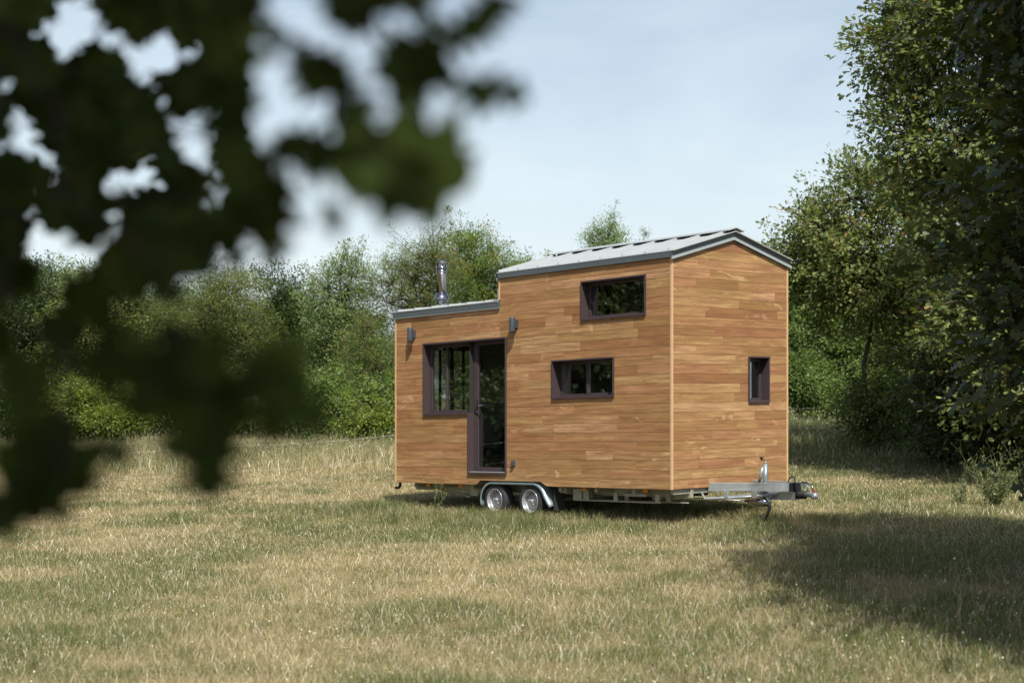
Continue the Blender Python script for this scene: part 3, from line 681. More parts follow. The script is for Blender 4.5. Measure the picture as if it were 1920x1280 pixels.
#@@NATURE
# ------------------------------------------------------------------ fast mesh building for plants
def np_mesh(name, verts, polys, counts, tint=None, smooth=False):
    """verts (N,3); polys flat vertex indices; counts polygon sizes; tint (N,3) per vertex"""
    me = bpy.data.meshes.new(name); n = len(verts)
    me.vertices.add(n); me.vertices.foreach_set('co', np.ascontiguousarray(verts, np.float32).ravel())
    me.loops.add(len(polys)); me.loops.foreach_set('vertex_index', np.ascontiguousarray(polys, np.int32))
    me.polygons.add(len(counts)); st = np.zeros(len(counts), np.int32); st[1:] = np.cumsum(counts)[:-1]
    me.polygons.foreach_set('loop_start', st)
    try: me.polygons.foreach_set('loop_total', np.ascontiguousarray(counts, np.int32))
    except Exception: pass
    if tint is not None:
        a = me.attributes.new('tint', 'FLOAT_COLOR', 'POINT'); c = np.ones((n, 4), np.float32); c[:, :3] = tint
        a.data.foreach_set('color', c.ravel())
    if smooth: me.polygons.foreach_set('use_smooth', np.ones(len(counts), bool))
    me.update(calc_edges=True); return me
def unit(v): return v / np.maximum(1e-9, np.linalg.norm(v, axis=-1, keepdims=True))

LEAF = {
    'simple': np.array([(0, 0, 0), (0.27, 0.48, 0.06), (0, 1, -0.04), (-0.27, 0.48, 0.06)], float),
    'round': np.array([(0, 0, 0), (0.34, 0.25, 0.05), (0.36, 0.62, 0.03), (0, 1, -0.06), (-0.36, 0.62, 0.03), (-0.34, 0.25, 0.05)], float),
    'narrow': np.array([(0, 0, 0), (0.15, 0.45, 0.03), (0, 1, -0.08), (-0.15, 0.45, 0.03)], float),
}
half = [(0.02, 0.0), (0.035, 0.10), (0.15, 0.17), (0.19, 0.25), (0.09, 0.32), (0.10, 0.37), (0.27, 0.45), (0.30, 0.55), (0.14, 0.60), (0.13, 0.66), (0.27, 0.78), (0.24, 0.86), (0.11, 0.87), (0.09, 0.95)]
LEAF['lobed'] = np.array([(x, y, 0.10 * x - 0.09 * (y - .5) ** 2) for x, y in half] + [(0, 1.0, -0.03)] + [(-x, y, 0.10 * x - 0.09 * (y - .5) ** 2) for x, y in half[::-1]], float)
LEAF['broad'] = LEAF['lobed'] * [1.45, 1, 1.3]
def leaves(c, d, nrm, size, kind):
    """leaf polygons at bases c, pointing along d, facing nrm"""
    T = LEAF[kind]; k = len(T); n = len(c)
    d = unit(d); s = unit(np.cross(d, nrm)); u = np.cross(s, d)
    v = c[:, None, :] + size[:, None, None] * (T[None, :, 0, None] * s[:, None, :] + T[None, :, 1, None] * d[:, None, :] + T[None, :, 2, None] * u[:, None, :])
    return v.reshape(-1, 3), np.arange(n * k), np.full(n, k)
def tubes(p0, p1, r0, r1, n=5):
    """straight tapered twigs, vectorised"""
    p0 = np.asarray(p0, float); p1 = np.asarray(p1, float); m = len(p0)
    d = unit(p1 - p0); ref = np.where(np.abs(d[:, 2:3]) < 0.9, np.array([[0, 0, 1.0]]), np.array([[1.0, 0, 0]]))
    u = unit(np.cross(ref, d)); w = np.cross(d, u); a = 2 * np.pi * np.arange(n) / n
    off = np.cos(a)[None, :, None] * u[:, None] + np.sin(a)[None, :, None] * w[:, None]
    A = p0[:, None] + off * np.asarray(r0, float).reshape(-1, 1, 1); B = p1[:, None] + off * np.asarray(r1, float).reshape(-1, 1, 1)
    v = np.concatenate([A, B], 1).reshape(-1, 3)
    i = np.arange(n); q = np.stack([i, (i + 1) % n, (i + 1) % n + n, i + n], -1)
    f = (q[None] + (np.arange(m) * 2 * n)[:, None, None]).reshape(-1)
    return v, f, np.full(m * n, 4)
def chain(p, r, n=7):
    """one continuous tapered tube along the points p"""
    p = np.asarray(p, float); d = unit(np.gradient(p, axis=0)); ref = np.array([1.0, 0, 0]) if abs(d[0, 2]) > .7 else np.array([0, 0, 1.0])
    u = unit(np.cross(np.broadcast_to(ref, d.shape), d)); w = np.cross(d, u); a = 2 * np.pi * np.arange(n) / n
    v = (p[:, None] + (np.cos(a)[None, :, None] * u[:, None] + np.sin(a)[None, :, None] * w[:, None]) * np.asarray(r)[:, None, None]).reshape(-1, 3)
    i = np.arange(n); q = np.stack([i, (i + 1) % n, (i + 1) % n + n, i + n], -1)
    f = (q[None] + (np.arange(len(p) - 1) * n)[:, None, None]).reshape(-1)
    return v, f, np.full((len(p) - 1) * n, 4)
def merge(parts):
    vs, fs, cs, o = [], [], [], 0
    for v, f, c in parts: vs.append(v); fs.append(f + o); cs.append(c); o += len(v)
    return np.concatenate(vs), np.concatenate(fs), np.concatenate(cs)
def limb_chain(p0, p1, r0, r1, rs, segs=5, wob=0.08):
    t = np.linspace(0, 1, segs + 1)[:, None]; ln = np.linalg.norm(np.subtract(p1, p0))
    p = np.asarray(p0) * (1 - t) + np.asarray(p1) * t; p[1:-1] += rs.normal(0, wob * ln, (segs - 1, 3)) * [1, 1, 0.5]
    r = r0 * (1 - t[:, 0]) + r1 * t[:, 0]
    return p, r

def plant(name, label, cat, base, lobes, mat, bark=None, n_cl=260, per=34, leaf=0.10, kind='simple', rc=0.38, seed=1, trunk_r=0.12, spires=0, special=0.0,
          group=None, hollow=0.45, droop=0.1, trunk_parts=('crown', 'trunk'), lean=(0, 0), up=0.35, twig=0.012):
    """a tree or bush: lobes = (dx,dy,z,rx,ry,rz) relative to the base; crown of leaf clusters carried by real limbs and twigs"""
    rs = np.random.RandomState(seed); B = np.array([base[0], base[1], gz(base[0], base[1]) if len(base) < 3 else base[2]])
    root = empty(name, B); tag(root, label, cat, group)
    lob = np.array(lobes, float); wgt = (lob[:, 3] * lob[:, 4] * lob[:, 5]) ** 0.75; wgt /= wgt.sum()
    li = rs.choice(len(lob), n_cl, p=wgt)
    d = unit(rs.normal(size=(n_cl, 3)) + [0, 0, 0.25])
    rad = hollow + (1 - hollow) * rs.rand(n_cl) ** 0.6
    wob = 0.80 + 0.40 * np.array([math.sin(5.1 * a + seed) * math.sin(4.3 * b + seed * 2) * 0.5 + 0.5 for a, b in zip(np.arctan2(d[:, 1], d[:, 0]), d[:, 2])])
    cc = lob[li, :3] + d * lob[li, 3:6] * (rad * wob)[:, None]
    cc[:, 2] = np.maximum(cc[:, 2], 0.12)
    if spires:
        j = rs.choice(np.where(d[:, 2] > -0.1)[0], spires); ln = rs.uniform(0.35, 1.1, spires)[:, None]
        extra = cc[j] + unit(d[j] + [0, 0, 0.9]) * ln
        cc = np.concatenate([cc, extra, (cc[j] + extra) / 2]); li = np.concatenate([li, li[j], li[j]]); d = np.concatenate([d, d[j], d[j]])
    N = len(cc); crad = rc * rs.uniform(0.6, 1.35, N)
    if spires: crad[n_cl:] *= 0.5
    m = (per * rs.uniform(0.55, 1.4, N)).astype(int)
    if spires: m[n_cl:] = (m[n_cl:] * 0.45).astype(int)
    ci = np.repeat(np.arange(N), m); n = len(ci)
    off = rs.normal(0, 0.52, (n, 3)) * [1, 1, 0.75]
    pos = cc[ci] + off * crad[ci][:, None]
    pos[:, 2] = np.maximum(pos[:, 2], 0.03)
    dirv = unit(off + 0.6 * d[ci] + rs.normal(0, 0.55, (n, 3)) - [0, 0, droop])
    nrm = unit(rs.normal(0, 0.6, (n, 3)) + [0, 0, up * 2.6] + 0.9 * d[ci])
    size = leaf * rs.uniform(0.6, 1.3, n)
    v, f, c = leaves(pos, dirv, nrm, size, kind); k = len(LEAF[kind])
    ctone = rs.uniform(0.15, 0.85, N)
    tint = np.stack([np.clip(ctone[ci] + rs.normal(0, 0.22, n), 0, 1), rs.uniform(0.2, 0.8, n), (rs.rand(n) < special) * rs.uniform(0.5, 1, n)], -1)
    if special:
        ps = (rs.rand(N) < special * 3)[ci] & (rs.rand(n) < 0.35); tint[ps, 2] = rs.uniform(0.4, 1, ps.sum())
    me = np_mesh(trunk_parts[0], v, f, c, np.repeat(tint, k, 0))
    link(trunk_parts[0], me, mat, root)
    if bark:
        parts = []; top = lob[:, 2].max() * 0.8
        p, r = limb_chain((0, 0, -0.25), (lean[0], lean[1], top), trunk_r * 1.15, trunk_r * 0.25, rs, 7, 0.02)
        parts.append(chain(p, r, 10))
        nodes, nr, nl = [], [], []
        for q, L_ in enumerate(lob):
            t = min(0.9, max(0.25, (L_[2] - 0.6 * L_[5]) / max(0.1, top))); s = np.array([lean[0] * t, lean[1] * t, top * t])
            pp, rr = limb_chain(s, L_[:3] + [0, 0, L_[5] * 0.2], trunk_r * 0.5, trunk_r * 0.16, rs, 5, 0.05)
            parts.append(chain(pp, rr, 7)); nodes.append(pp[1:]); nl += [q] * 5; nr += list(rr[1:])
        nodes = np.concatenate(nodes); nl = np.array(nl); nr = np.array(nr)
        dist = np.linalg.norm(cc[:, None] - nodes[None], axis=2) + 1e3 * (li[:, None] != nl[None])
        b = dist.argmin(1); mid = (nodes[b] + cc) / 2 + rs.normal(0, 0.06, (N, 3)) + [0, 0, 0.05]
        w = np.minimum(nr[b] * 0.6, twig * 2.2)
        parts.append(tubes(nodes[b], mid, w, w * 0.6, 5)); parts.append(tubes(mid, cc, w * 0.6, np.full(N, twig * 0.3), 5))
        # fine shoots inside every cluster
        j = np.repeat(np.arange(N), 2); e = cc[j] + unit(rs.normal(0, 1, (len(j), 3)) + 0.8 * d[j]) * crad[j][:, None] * 1.05
        parts.append(tubes(cc[j], e, np.full(len(j), twig * 0.35), np.full(len(j), twig * 0.12), 4))
        v, f, c = merge(parts); link(trunk_parts[1], np_mesh(trunk_parts[1], v, f, c, None, True), bark, root)
    return root
FX = 2861.0
def ux(u, y): return (u - 960) / FX * y          # bearing of a measured point, at distance y
def vz(v, y): return EYE - (v - 745) / FX * y    # height of a measured point, at distance y

def hedge_tree(name, label, cat, u, y, width, top, mat, bark='bark', seed=1, low=0.12, **kw):
    """width (m), top height (m above its ground); lobes stacked unevenly"""
    rs = np.random.RandomState(seed); w = width / 2; lob = []
    kw['per'] = int(kw.get('per', 40) * 1.9); kw['leaf'] = kw.get('leaf', .1) * 0.74; kw['n_cl'] = int(kw['n_cl'] * 1.7)
    for i in range(kw.pop('nl', 9)):
        h = rs.uniform(low + 0.15, 0.86); r = w * (0.62 - 0.30 * abs(h - 0.45)) * rs.uniform(0.75, 1.15)
        a = rs.uniform(0, 6.28); o = (w - r) * rs.uniform(0.3, 1.0)
        lob.append((math.cos(a) * o, math.sin(a) * o * 0.8, h * top, r, r, min(r * 1.05, (1 - h) * top, h * top)))
    lob.append((rs.uniform(-.2, .2) * w, 0, top * 0.80, w * 0.42, w * 0.42, top * 0.20)); lob.append((0, 0, top * 0.5, w * 0.8, w * 0.7, top * 0.36))
    return plant(name, label, cat, (ux(u, y), y), lob, M[mat], M[bark], seed=seed, **kw)

# ------------------------------------------------------------------ trees along the far edge of the meadow
G1 = 'hedgerow trees along the far edge of the meadow'
T = hedge_tree
T('tree', 'tall olive green willow, half hidden by the near branch, left of the dark oak', 'tree', 415, 47, 4.4, 5.4, 'olive', seed=3, n_cl=420, per=52, leaf=0.105, kind='narrow', rc=0.36, spires=14, group=G1, up=.2)
T('tree', 'dark green oak showing between the olive tree and the airy pale tree', 'tree', 525, 56, 3.6, 6.0, 'deep', seed=5, n_cl=260, per=46, leaf=0.13, rc=0.42, spires=10, group=G1)
T('tree', 'airy pale green tree with sky showing through its narrow top, left of the flue', 'tree', 640, 50, 4.0, 6.2, 'pale', seed=8, n_cl=400, per=34, leaf=0.10, rc=0.32, spires=40, special=0.03, group=G1, hollow=.3)
T('locust_tree', 'spiky locust tree with orange speckled leaves rising behind the flue', 'tree', 790, 49, 4.4, 6.5, 'locustpod', seed=11, n_cl=400, per=38, leaf=0.095, rc=0.30, spires=60, special=0.05, group=G1, hollow=.3, kind='narrow')
T('locust_tree', 'dense bright green locust tree between the flue and the higher roof', 'tree', 912, 52, 5.0, 6.8, 'locust', seed=13, n_cl=560, per=48, leaf=0.10, rc=0.32, spires=40, special=0.05, group=G1)
T('locust_tree', 'thin locust top peeping over the left end of the higher roof', 'tree', 1035, 55, 2.6, 6.1, 'locustpod', seed=17, n_cl=150, per=34, leaf=0.10, rc=0.30, spires=26, special=0.05, group=G1)
T('tree', 'pale grey green treetop standing above the roof ridge', 'tree', 1135, 60, 3.8, 8.2, 'pale', seed=19, n_cl=420, per=44, leaf=0.10, rc=0.34, spires=20, group=G1)
T('pine_tree', 'small dark pine top beside the pale treetop over the ridge', 'tree', 1195, 62, 2.0, 8.0, 'deep', seed=21, n_cl=220, per=40, leaf=0.11, kind='narrow', rc=0.26, spires=22, group=G1, hollow=.2)
T('tree', 'mid green tree filling the gap low behind the pale airy tree', 'tree', 590, 58, 5.0, 4.6, 'locust', seed=23, n_cl=260, per=44, leaf=0.13, rc=0.44, group=G1)
T('tree', 'leafy green tree seen in gaps of the near branch, above the yellowish bush', 'tree', 190, 48, 5.0, 5.4, 'olive', seed=27, n_cl=420, per=46, leaf=0.11, rc=0.40, spires=20, group=G1)
T('tree', 'dark green tree at the far left edge behind the near branch', 'tree', 20, 49, 5.2, 5.8, 'deep', seed=29, n_cl=380, per=46, leaf=0.12, rc=0.42, spires=10, group=G1)
T('locust_tree', 'locust tree with pinkish pods standing low to the left of the house corner', 'tree', 690, 47, 3.0, 3.9, 'locustpod', seed=31, n_cl=240, per=42, leaf=0.095, rc=0.32, spires=30, special=0.05, group=G1, kind='narrow')
T('tree', 'green tree hidden mostly behind the house, under the ridge', 'tree', 1080, 50, 5.6, 4.6, 'locust', seed=33, n_cl=260, per=40, leaf=0.13, rc=0.44, group=G1)
T('tree', 'dark tree behind the right half of the house', 'tree', 1330, 52, 6.0, 4.3, 'deep', seed=35, n_cl=240, per=40, leaf=0.13, rc=0.44, group=G1)
T('tree', 'mid green tree behind the olive willow, left of the dark oak', 'tree', 330, 57, 5.5, 5.4, 'locust', seed=37, n_cl=320, per=44, leaf=0.13, rc=0.44, spires=14, group=G1)
T('tree', 'grey green tree beyond the left field edge, furthest back', 'tree', 95, 60, 6.0, 6.6, 'pale', seed=39, n_cl=320, per=40, leaf=0.13, rc=0.44, spires=14, group=G1)
# bushes at their feet
G2 = 'bushes at the foot of the hedgerow'
def bush(label, u, y, width, h, mat, seed, kind='simple', n_cl=140, per=46, leaf=0.085, rc=0.30, special=0.0, group=G2, spires=26):
    rs = np.random.RandomState(seed); w = width / 2
    lob = [(rs.uniform(-.55, .55) * w, rs.uniform(-.4, .4) * w, h * rs.uniform(.22, .74), w * rs.uniform(.3, .5), w * rs.uniform(.3, .5), h * rs.uniform(.2, .34)) for _ in range(7)] + [(0, 0, h * .36, w * .8, w * .7, h * .36)]
    return plant('bush', label, 'bush', (ux(u, y), y), lob, M[mat], M['bark'], seed=seed, n_cl=int(n_cl * 1.2), per=int(per * 1.8), leaf=leaf * .76, kind=kind, rc=rc, spires=spires, special=special, group=group, trunk_r=0.04, hollow=.35, trunk_parts=('foliage', 'stem'), twig=.008)
bush('yellow green bush low beside the left corner of the house', 705, 43, 2.0, 1.05, 'lime', 51, 'round', 150, 50, 0.075, .26)
bush('rounded yellowish bush showing left of centre under the near branch', 165, 43.5, 4.0, 1.9, 'lime', 52, 'round', 260, 50, 0.085, .30)
bush('dark green bramble bush below the airy pale tree', 610, 45, 3.0, 2.1, 'shrub', 53, 'round', 220, 50, 0.085, .30, .02)
bush('mid green bush under the spiky locust tree, left of the yellow green one', 560, 44, 2.4, 1.5, 'shrub', 54, 'round', 170, 48, 0.08, .28, .03)
bush('leafy bush at the foot of the olive willow', 400, 44.5, 3.6, 1.9, 'shrub', 55, 'round', 240, 48, 0.085, .30)
bush('dark bush at the far left edge of the meadow', 10, 44, 3.2, 1.7, 'deep', 56, 'round', 200, 48, 0.085, .30)
bush('olive bush between the rounded yellowish bush and the leafy one', 285, 45, 3.0, 2.2, 'olive', 57, 'simple', 220, 48, 0.09, .30)
bush('low bush behind the back corner of the house', 770, 46, 3.0, 2.2, 'shrub', 58, 'round', 200, 46, 0.085, .30)
bush('bush behind the house centre, low under the trees', 1000, 47, 5.5, 2.0, 'shrub', 59, 'round', 220, 46, 0.10, .34)
bush('bush behind the tow end of the house', 1300, 47, 6.0, 2.2, 'deep', 60, 'round', 220, 46, 0.10, .34)

# ------------------------------------------------------------------ right hand side
G3 = 'trees on the right of the meadow'
T('tree', 'fresh green maple just right of the house, low and dense', 'tree', 1545, 48, 4.8, 5.0, 'shrub', seed=61, n_cl=420, per=54, leaf=0.10, kind='round', rc=0.34, spires=14, group=G3, low=.05)
T('tree', 'fresh green maple further right, under the leaning oak', 'tree', 1695, 48.5, 5.0, 4.8, 'shrub', seed=62, n_cl=400, per=50, leaf=0.10, kind='round', rc=0.34, spires=8, group=G3, low=.05)
T('tree', 'shaded green tree behind the near oak at the right', 'tree', 1850, 48, 5.0, 5.0, 'locust', seed=63, n_cl=320, per=44, leaf=0.11, kind='round', rc=0.38, group=G3, low=.05)
bush('fresh green bush closing the gap at the right edge of the house', 1500, 47, 2.4, 2.4, 'shrub', 68, 'round', 200, 46, 0.085, .32, 0, G3)
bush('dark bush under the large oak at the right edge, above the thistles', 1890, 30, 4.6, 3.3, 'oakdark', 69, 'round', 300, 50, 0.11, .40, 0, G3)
bush('darker bush left of the one under the large oak', 1795, 33.5, 2.8, 1.9, 'deep', 70, 'round', 220, 50, 0.10, .34, 0, G3)
bush('airy oak sapling at the foot of the leaning oak', 1640, 36.2, 2.4, 2.3, 'oak', 72, 'simple', 150, 34, 0.11, .34, 0, G3)
bush('low bush at the foot of the first maple, right of the house', 1570, 46.5, 2.8, 1.3, 'shrub', 64, 'round', 170, 46, 0.08, .28, 0, G3)
bush('low bush under the leaning oak, by the fence', 1700, 46.5, 3.2, 1.5, 'shrub', 65, 'round', 190, 46, 0.08, .28, 0, G3)
# oak leaning towards the house
plant('oak_tree', 'light green oak spreading its thin outer boughs over the roof end', 'tree', (8.9, 37.5), [
    (-0.2, 0, 4.2, 2.0, 2.0, 1.7), (-1.35, -.2, 5.4, 1.0, 1.1, 0.85), (-2.25, 0, 4.5, 0.75, 0.9, 0.75), (-0.3, 0, 6.3, 1.1, 1.2, 0.95), (1.3, .3, 6.1, 1.7, 1.7, 1.5), (1.8, 0, 4.0, 1.9, 1.9, 1.2), (-1.4, 0, 4.0, 1.2, 1.2, 0.8), (-2.5, .3, 3.9, .5, .6, .5), (-1.0, .4, 4.9, 1.2, 1.2, .9), (1.3, -.3, 2.5, 1.5, 1.0, .9)],
    M['oak'], M['barkdark'], n_cl=950, per=48, leaf=0.11, kind='lobed', rc=0.34, seed=71, trunk_r=0.075, spires=60, group=G3, hollow=.3, twig=.014, special=.02)
# large oak at the right edge of the frame
plant('oak_tree', 'large dark oak filling the upper right of the picture', 'tree', (10.9, 29.0), [
    (-2.3, -.4, 8.3, 1.7, 1.9, 1.5), (-1.2, -.8, 6.4, 2.2, 2.1, 1.5), (0.2, 0, 9.6, 2.7, 2.7, 2.0), (-0.2, -1.2, 4.6, 2.7, 2.2, 1.5), (2.2, 0, 7.2, 2.8, 2.8, 2.4), (-1.7, .6, 4.4, 1.6, 1.6, 1.0), (0.6, -1.2, 2.6, 2.4, 2.0, 1.3), (-2.7, .2, 9.9, 1.3, 1.4, 1.1), (-0.2, 0, 11.2, 2.4, 2.4, 1.5), (-0.8, -2.0, 1.7, 2.4, 1.6, 1.3), (1.6, -2.2, 3.2, 2.4, 1.8, 2.2), (-1.9, -1.2, 3.0, 1.6, 1.5, 1.2), (-3.2, 0, 6.5, 1.1, 1.2, 1.0), (-2.5, .3, 5.6, 1.4, 1.4, 1.0), (-3.2, .2, 8.2, 1.1, 1.2, 1.1)],
    M['oak'], M['barkdark'], n_cl=2300, per=52, leaf=0.125, kind='lobed', rc=0.42, seed=73, trunk_r=0.32, spires=40, group=G3, hollow=.35, twig=.016, special=.015)
# nearer oak whose outer leaves hang into the right edge and whose crown shades the grass in front
plant('oak_tree', 'near oak at the right edge, its dark outer boughs out of focus', 'tree', (8.1, 9.8), [
    (-2.2, 0.6, 5.6, 2.2, 2.1, 1.6), (-2.0, 3.6, 6.4, 2.2, 2.0, 1.6), (-1.2, -2.0, 5.6, 2.5, 2.4, 1.7), (-2.6, -2.6, 5.2, 1.9, 1.7, 1.3), (-1.8, 2.2, 4.2, 1.9, 2.2, 1.4), (0.4, 1.5, 7.0, 2.6, 2.6, 1.9), (-2.0, 4.4, 4.2, 1.9, 1.7, 1.5), (1.6, -1.0, 6.0, 2.4, 2.4, 2.0), (-2.6, 4.4, 2.5, 1.5, 1.5, 1.2), (-1.9, 4.4, 7.9, 1.7, 1.7, 1.4), (-1.8, 4.6, 1.5, 1.3, 1.2, 0.7), (-0.4, -4.2, 5.8, 2.2, 2.0, 1.5), (-3.1, 1.8, 5.8, 1.8, 2.0, 1.3), (-3.2, -0.8, 5.6, 1.6, 1.8, 1.2), (-2.0, -0.4, 7.4, 2.0, 2.0, 1.3)],
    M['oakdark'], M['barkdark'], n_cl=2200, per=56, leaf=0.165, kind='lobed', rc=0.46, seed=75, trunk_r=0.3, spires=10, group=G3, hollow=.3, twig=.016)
# trees to the left of the picture, mirrored in the house windows
for i, (x, y, w, h) in enumerate([(-21, 15, 7, 8.5), (-23, 19.5, 8, 9.5), (-21, 23.5, 7, 9), (-22, 27.5, 7, 9.5), (-21, 32, 7, 8.5), (-20, 37, 7, 8), (-19, 42, 7, 8)]):
    T('tree', 'leafy green tree left of the meadow, mirrored in the windows', 'tree', 960 + x / y * FX, y, w, h, 'oakdark', seed=80 + i, n_cl=330, per=44, leaf=0.36, rc=0.7, group='trees left of the meadow', low=.02)

for i, (x, y) in enumerate([(-17.5, 16), (-18, 21), (-17.5, 26), (-17.5, 31)]):
    bush('dark bush at the foot of the trees left of the meadow, mirrored in the door', 960 + x / y * FX, y, 5.6, 2.6, 'oakdark', 180 + i, 'round', 200, 40, 0.20, .5, 0, 'bushes left of the meadow')

# ------------------------------------------------------------------ the tree over the photographer, with the low branch hanging into view
def near_oak():
    rs = np.random.RandomState(91)
    root = plant('oak_tree', 'near oak whose dark lobed leaves hang out of focus across the upper left', 'tree', (-3.6, -1.0), [
        (1.6, 0.2, 4.6, 1.7, 1.8, 1.1), (3.2, 0.6, 4.9, 1.6, 1.6, 1.0), (0.6, 1.4, 3.9, 1.5, 1.5, 1.1), (2.6, -1.3, 5.5, 2.0, 1.8, 1.3), (0.2, -1.0, 5.8, 2.4, 2.2, 1.7), (-1.5, 1.2, 4.4, 2.0, 2.2, 1.8), (4.4, -0.4, 5.6, 1.4, 1.5, 1.0), (1.2, 0.8, 6.4, 2.0, 1.9, 1.3), (3.6, -0.7, 4.0, 1.1, 1.0, 0.7), (2.1, 0.3, 3.7, 1.2, 1.1, 0.5)],
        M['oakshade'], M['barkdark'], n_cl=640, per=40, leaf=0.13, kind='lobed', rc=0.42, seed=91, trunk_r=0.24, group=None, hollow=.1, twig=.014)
    O = np.array(root.location)
    # sprays of the hanging branch: (bearing u, v of its middle, distance, radius, leaves)
    # single leaves of the outer sprays: bearing of base and tip, distance
    E = [(600, 285, 890, 328, 1.5), (740, 290, 784, 415, 1.45), (620, 300, 770, 345, 1.5), (680, 262, 872, 300, 1.5), (800, 232, 882, 322, 1.5), (700, 150, 860, 130, 1.5), (850, 150, 995, 186, 1.5), (720, 190, 800, 120, 1.55),
         (880, 62, 972, -12, 1.5), (930, 8, 888, 78, 1.5), (800, 102, 902, 42, 1.5), (620, -15, 705, 60, 1.55), (540, 108, 655, 150, 1.55), (600, 90, 642, 185, 1.55), (682, 150, 608, 218, 1.6), (640, 190, 690, 260, 1.55), (430, -20, 452, 150, 1.6), (440, 120, 418, 275, 1.6), (470, -40, 448, 70, 1.6), (410, 90, 440, 215, 1.7), (640, -40, 690, 58, 1.5), (850, 128, 738, 162, 1.5), (690, 220, 722, 305, 1.5), (650, 300, 560, 330, 1.5), (440, 300, 535, 362, 1.7), (470, 350, 428, 445, 1.7), (495, 300, 560, 250, 1.7), (450, 380, 520, 400, 1.7), (540, 60, 590, 120, 1.6), (455, 160, 430, 260, 1.7), (750, -40, 780, 30, 1.55), (690, -20, 640, 70, 1.6),
         (540, 240, 652, 300, 1.6), (600, 375, 640, 442, 1.5), (540, 325, 488, 470, 1.7), (478, 330, 524, 432, 1.75), (420, 425, 452, 505, 1.9), (330, 450, 362, 525, 2.0), (505, 430, 516, 502, 1.7), (455, 20, 520, 80, 1.8), (430, 60, 400, 160, 1.9), (470, 210, 410, 300, 1.9), (440, 280, 500, 350, 1.8),
         (265, 430, 348, 525, 1.8), (292, 640, 258, 795, 1.75), (322, 640, 335, 800, 1.7), (300, 600, 370, 700, 1.8), (328, 715, 475, 795, 1.65), (400, 740, 480, 720, 1.65), (455, 700, 582, 645, 1.6), (440, 725, 562, 690, 1.6), (480, 720, 622, 795, 1.5), (360, 740, 440, 830, 1.65), (397, 765, 390, 940, 1.6), (400, 600, 388, 725, 1.5),
         (108, 755, 152, 940, 1.65), (125, 790, 55, 985, 1.65), (85, 855, -5, 1000, 1.6), (100, 870, 115, 985, 1.6), (40, 880, -30, 1010, 1.6), (148, 826, 250, 860, 1.6), (20, 655, 52, 785, 1.8), (70, 800, 150, 880, 1.65), (180, 640, 215, 745, 1.9), (230, 600, 280, 700, 1.9), (90, 650, 60, 760, 1.9), (60, 780, 20, 900, 1.7)]
    E = np.array(E, float)
    E2 = E.copy(); dv = E[:, 2:4] - E[:, 0:2]; an = rs.normal(0, .45, len(E)) + np.sign(rs.normal(size=len(E))) * .35
    rot = np.stack([dv[:, 0] * np.cos(an) - dv[:, 1] * np.sin(an), dv[:, 0] * np.sin(an) + dv[:, 1] * np.cos(an)], -1) * rs.uniform(.6, .9, (len(E), 1))
    E2[:, 2:4] = E2[:, 0:2] + rot; E = np.concatenate([E, E2[rs.rand(len(E2)) < .9]]); E[:, 4] *= 0.82
    # loose spray between the dense part and the tips, with gaps of sky
    gaps = [(545, 35, 62), (608, 70, 40), (480, 160, 68), (560, 190, 42), (600, 228, 30), (535, 300, 36), (485, 250, 34), (690, 110, 44), (760, 225, 46), (735, 290, 22), (825, 55, 44), (800, 190, 24), (590, 345, 40), (720, 40, 22)]
    q = np.stack([rs.uniform(430, 800, 900), rs.uniform(-60, 340, 900)], -1); ok = q[:, 1] < 345 - 0.15 * (q[:, 0] - 430)
    for hu, hv, hr in gaps: ok &= np.hypot(q[:, 0] - hu, q[:, 1] - hv) > hr + 34
    q = q[ok][:84]; a_ = rs.uniform(0, 6.28, len(q)); ln = rs.uniform(75, 120, len(q))
    d_ = np.stack([np.cos(a_), np.sin(a_)], -1) * ln[:, None] / 2
    E = np.concatenate([E, np.concatenate([q - d_, q + d_, rs.uniform(1.15, 1.4, (len(q), 1))], 1)])
    def at(u, v, y): return np.stack([ux(u, y), y, vz(v, y)], -1)
    b0 = at(E[:, 0], E[:, 1], E[:, 4]); b1 = at(E[:, 2], E[:, 3], E[:, 4] + rs.uniform(-.025, .025, len(E)))
    # dense inner foliage
    u = rs.uniform(-140, 470, 3600); v = rs.uniform(-120, 640, 3600)
    edge = 425 - np.maximum(0, v - 380) * 0.75
    keep = u < edge + rs.normal(0, 25, 3600)
    holes = [(140, 20, 62), (270, 112, 74), (205, 335, 52), (360, 265, 62), (85, 300, 60), (45, 240, 46), (215, 62, 40), (15, 150, 45), (365, 110, 46), (120, 120, 36), (300, 210, 36), (60, 400, 34), (210, 420, 34), (150, 230, 30), (310, 350, 36), (100, 560, 40), (240, 640, 34), (95, 75, 30), (175, 95, 26), (330, 130, 28), (205, 195, 26), (300, 60, 30), (260, 300, 30), (400, 200, 30), (70, 480, 44), (140, 495, 50), (210, 600, 40), (60, 640, 44), (270, 555, 28), (190, 450, 34), (330, 600, 26), (20, 560, 36), (385, 330, 28), (310, 470, 30), (160, 620, 36)]
    holes += [(rs.uniform(-60, 430), rs.uniform(-60, 640), rs.uniform(14, 30)) for _ in range(34)]
    for hu, hv, hr in holes: keep &= np.hypot(u - hu, v - hv) > hr * .78 + 7 + 8 * (v > 400)
    u, v = u[keep][:860], v[keep][:860]; y = rs.uniform(1.7, 3.2, len(u)); n = len(u)
    c0 = at(u, v, y); out_ = unit(np.stack([rs.normal(0.35, .7, n), rs.normal(0, .45, n), rs.normal(-.45, .6, n)], -1))
    pos = np.concatenate([b0, c0]); dirv = np.concatenate([b1 - b0, out_]); size = np.concatenate([np.linalg.norm(b1 - b0, axis=1), rs.uniform(.028, .041, n) * y])
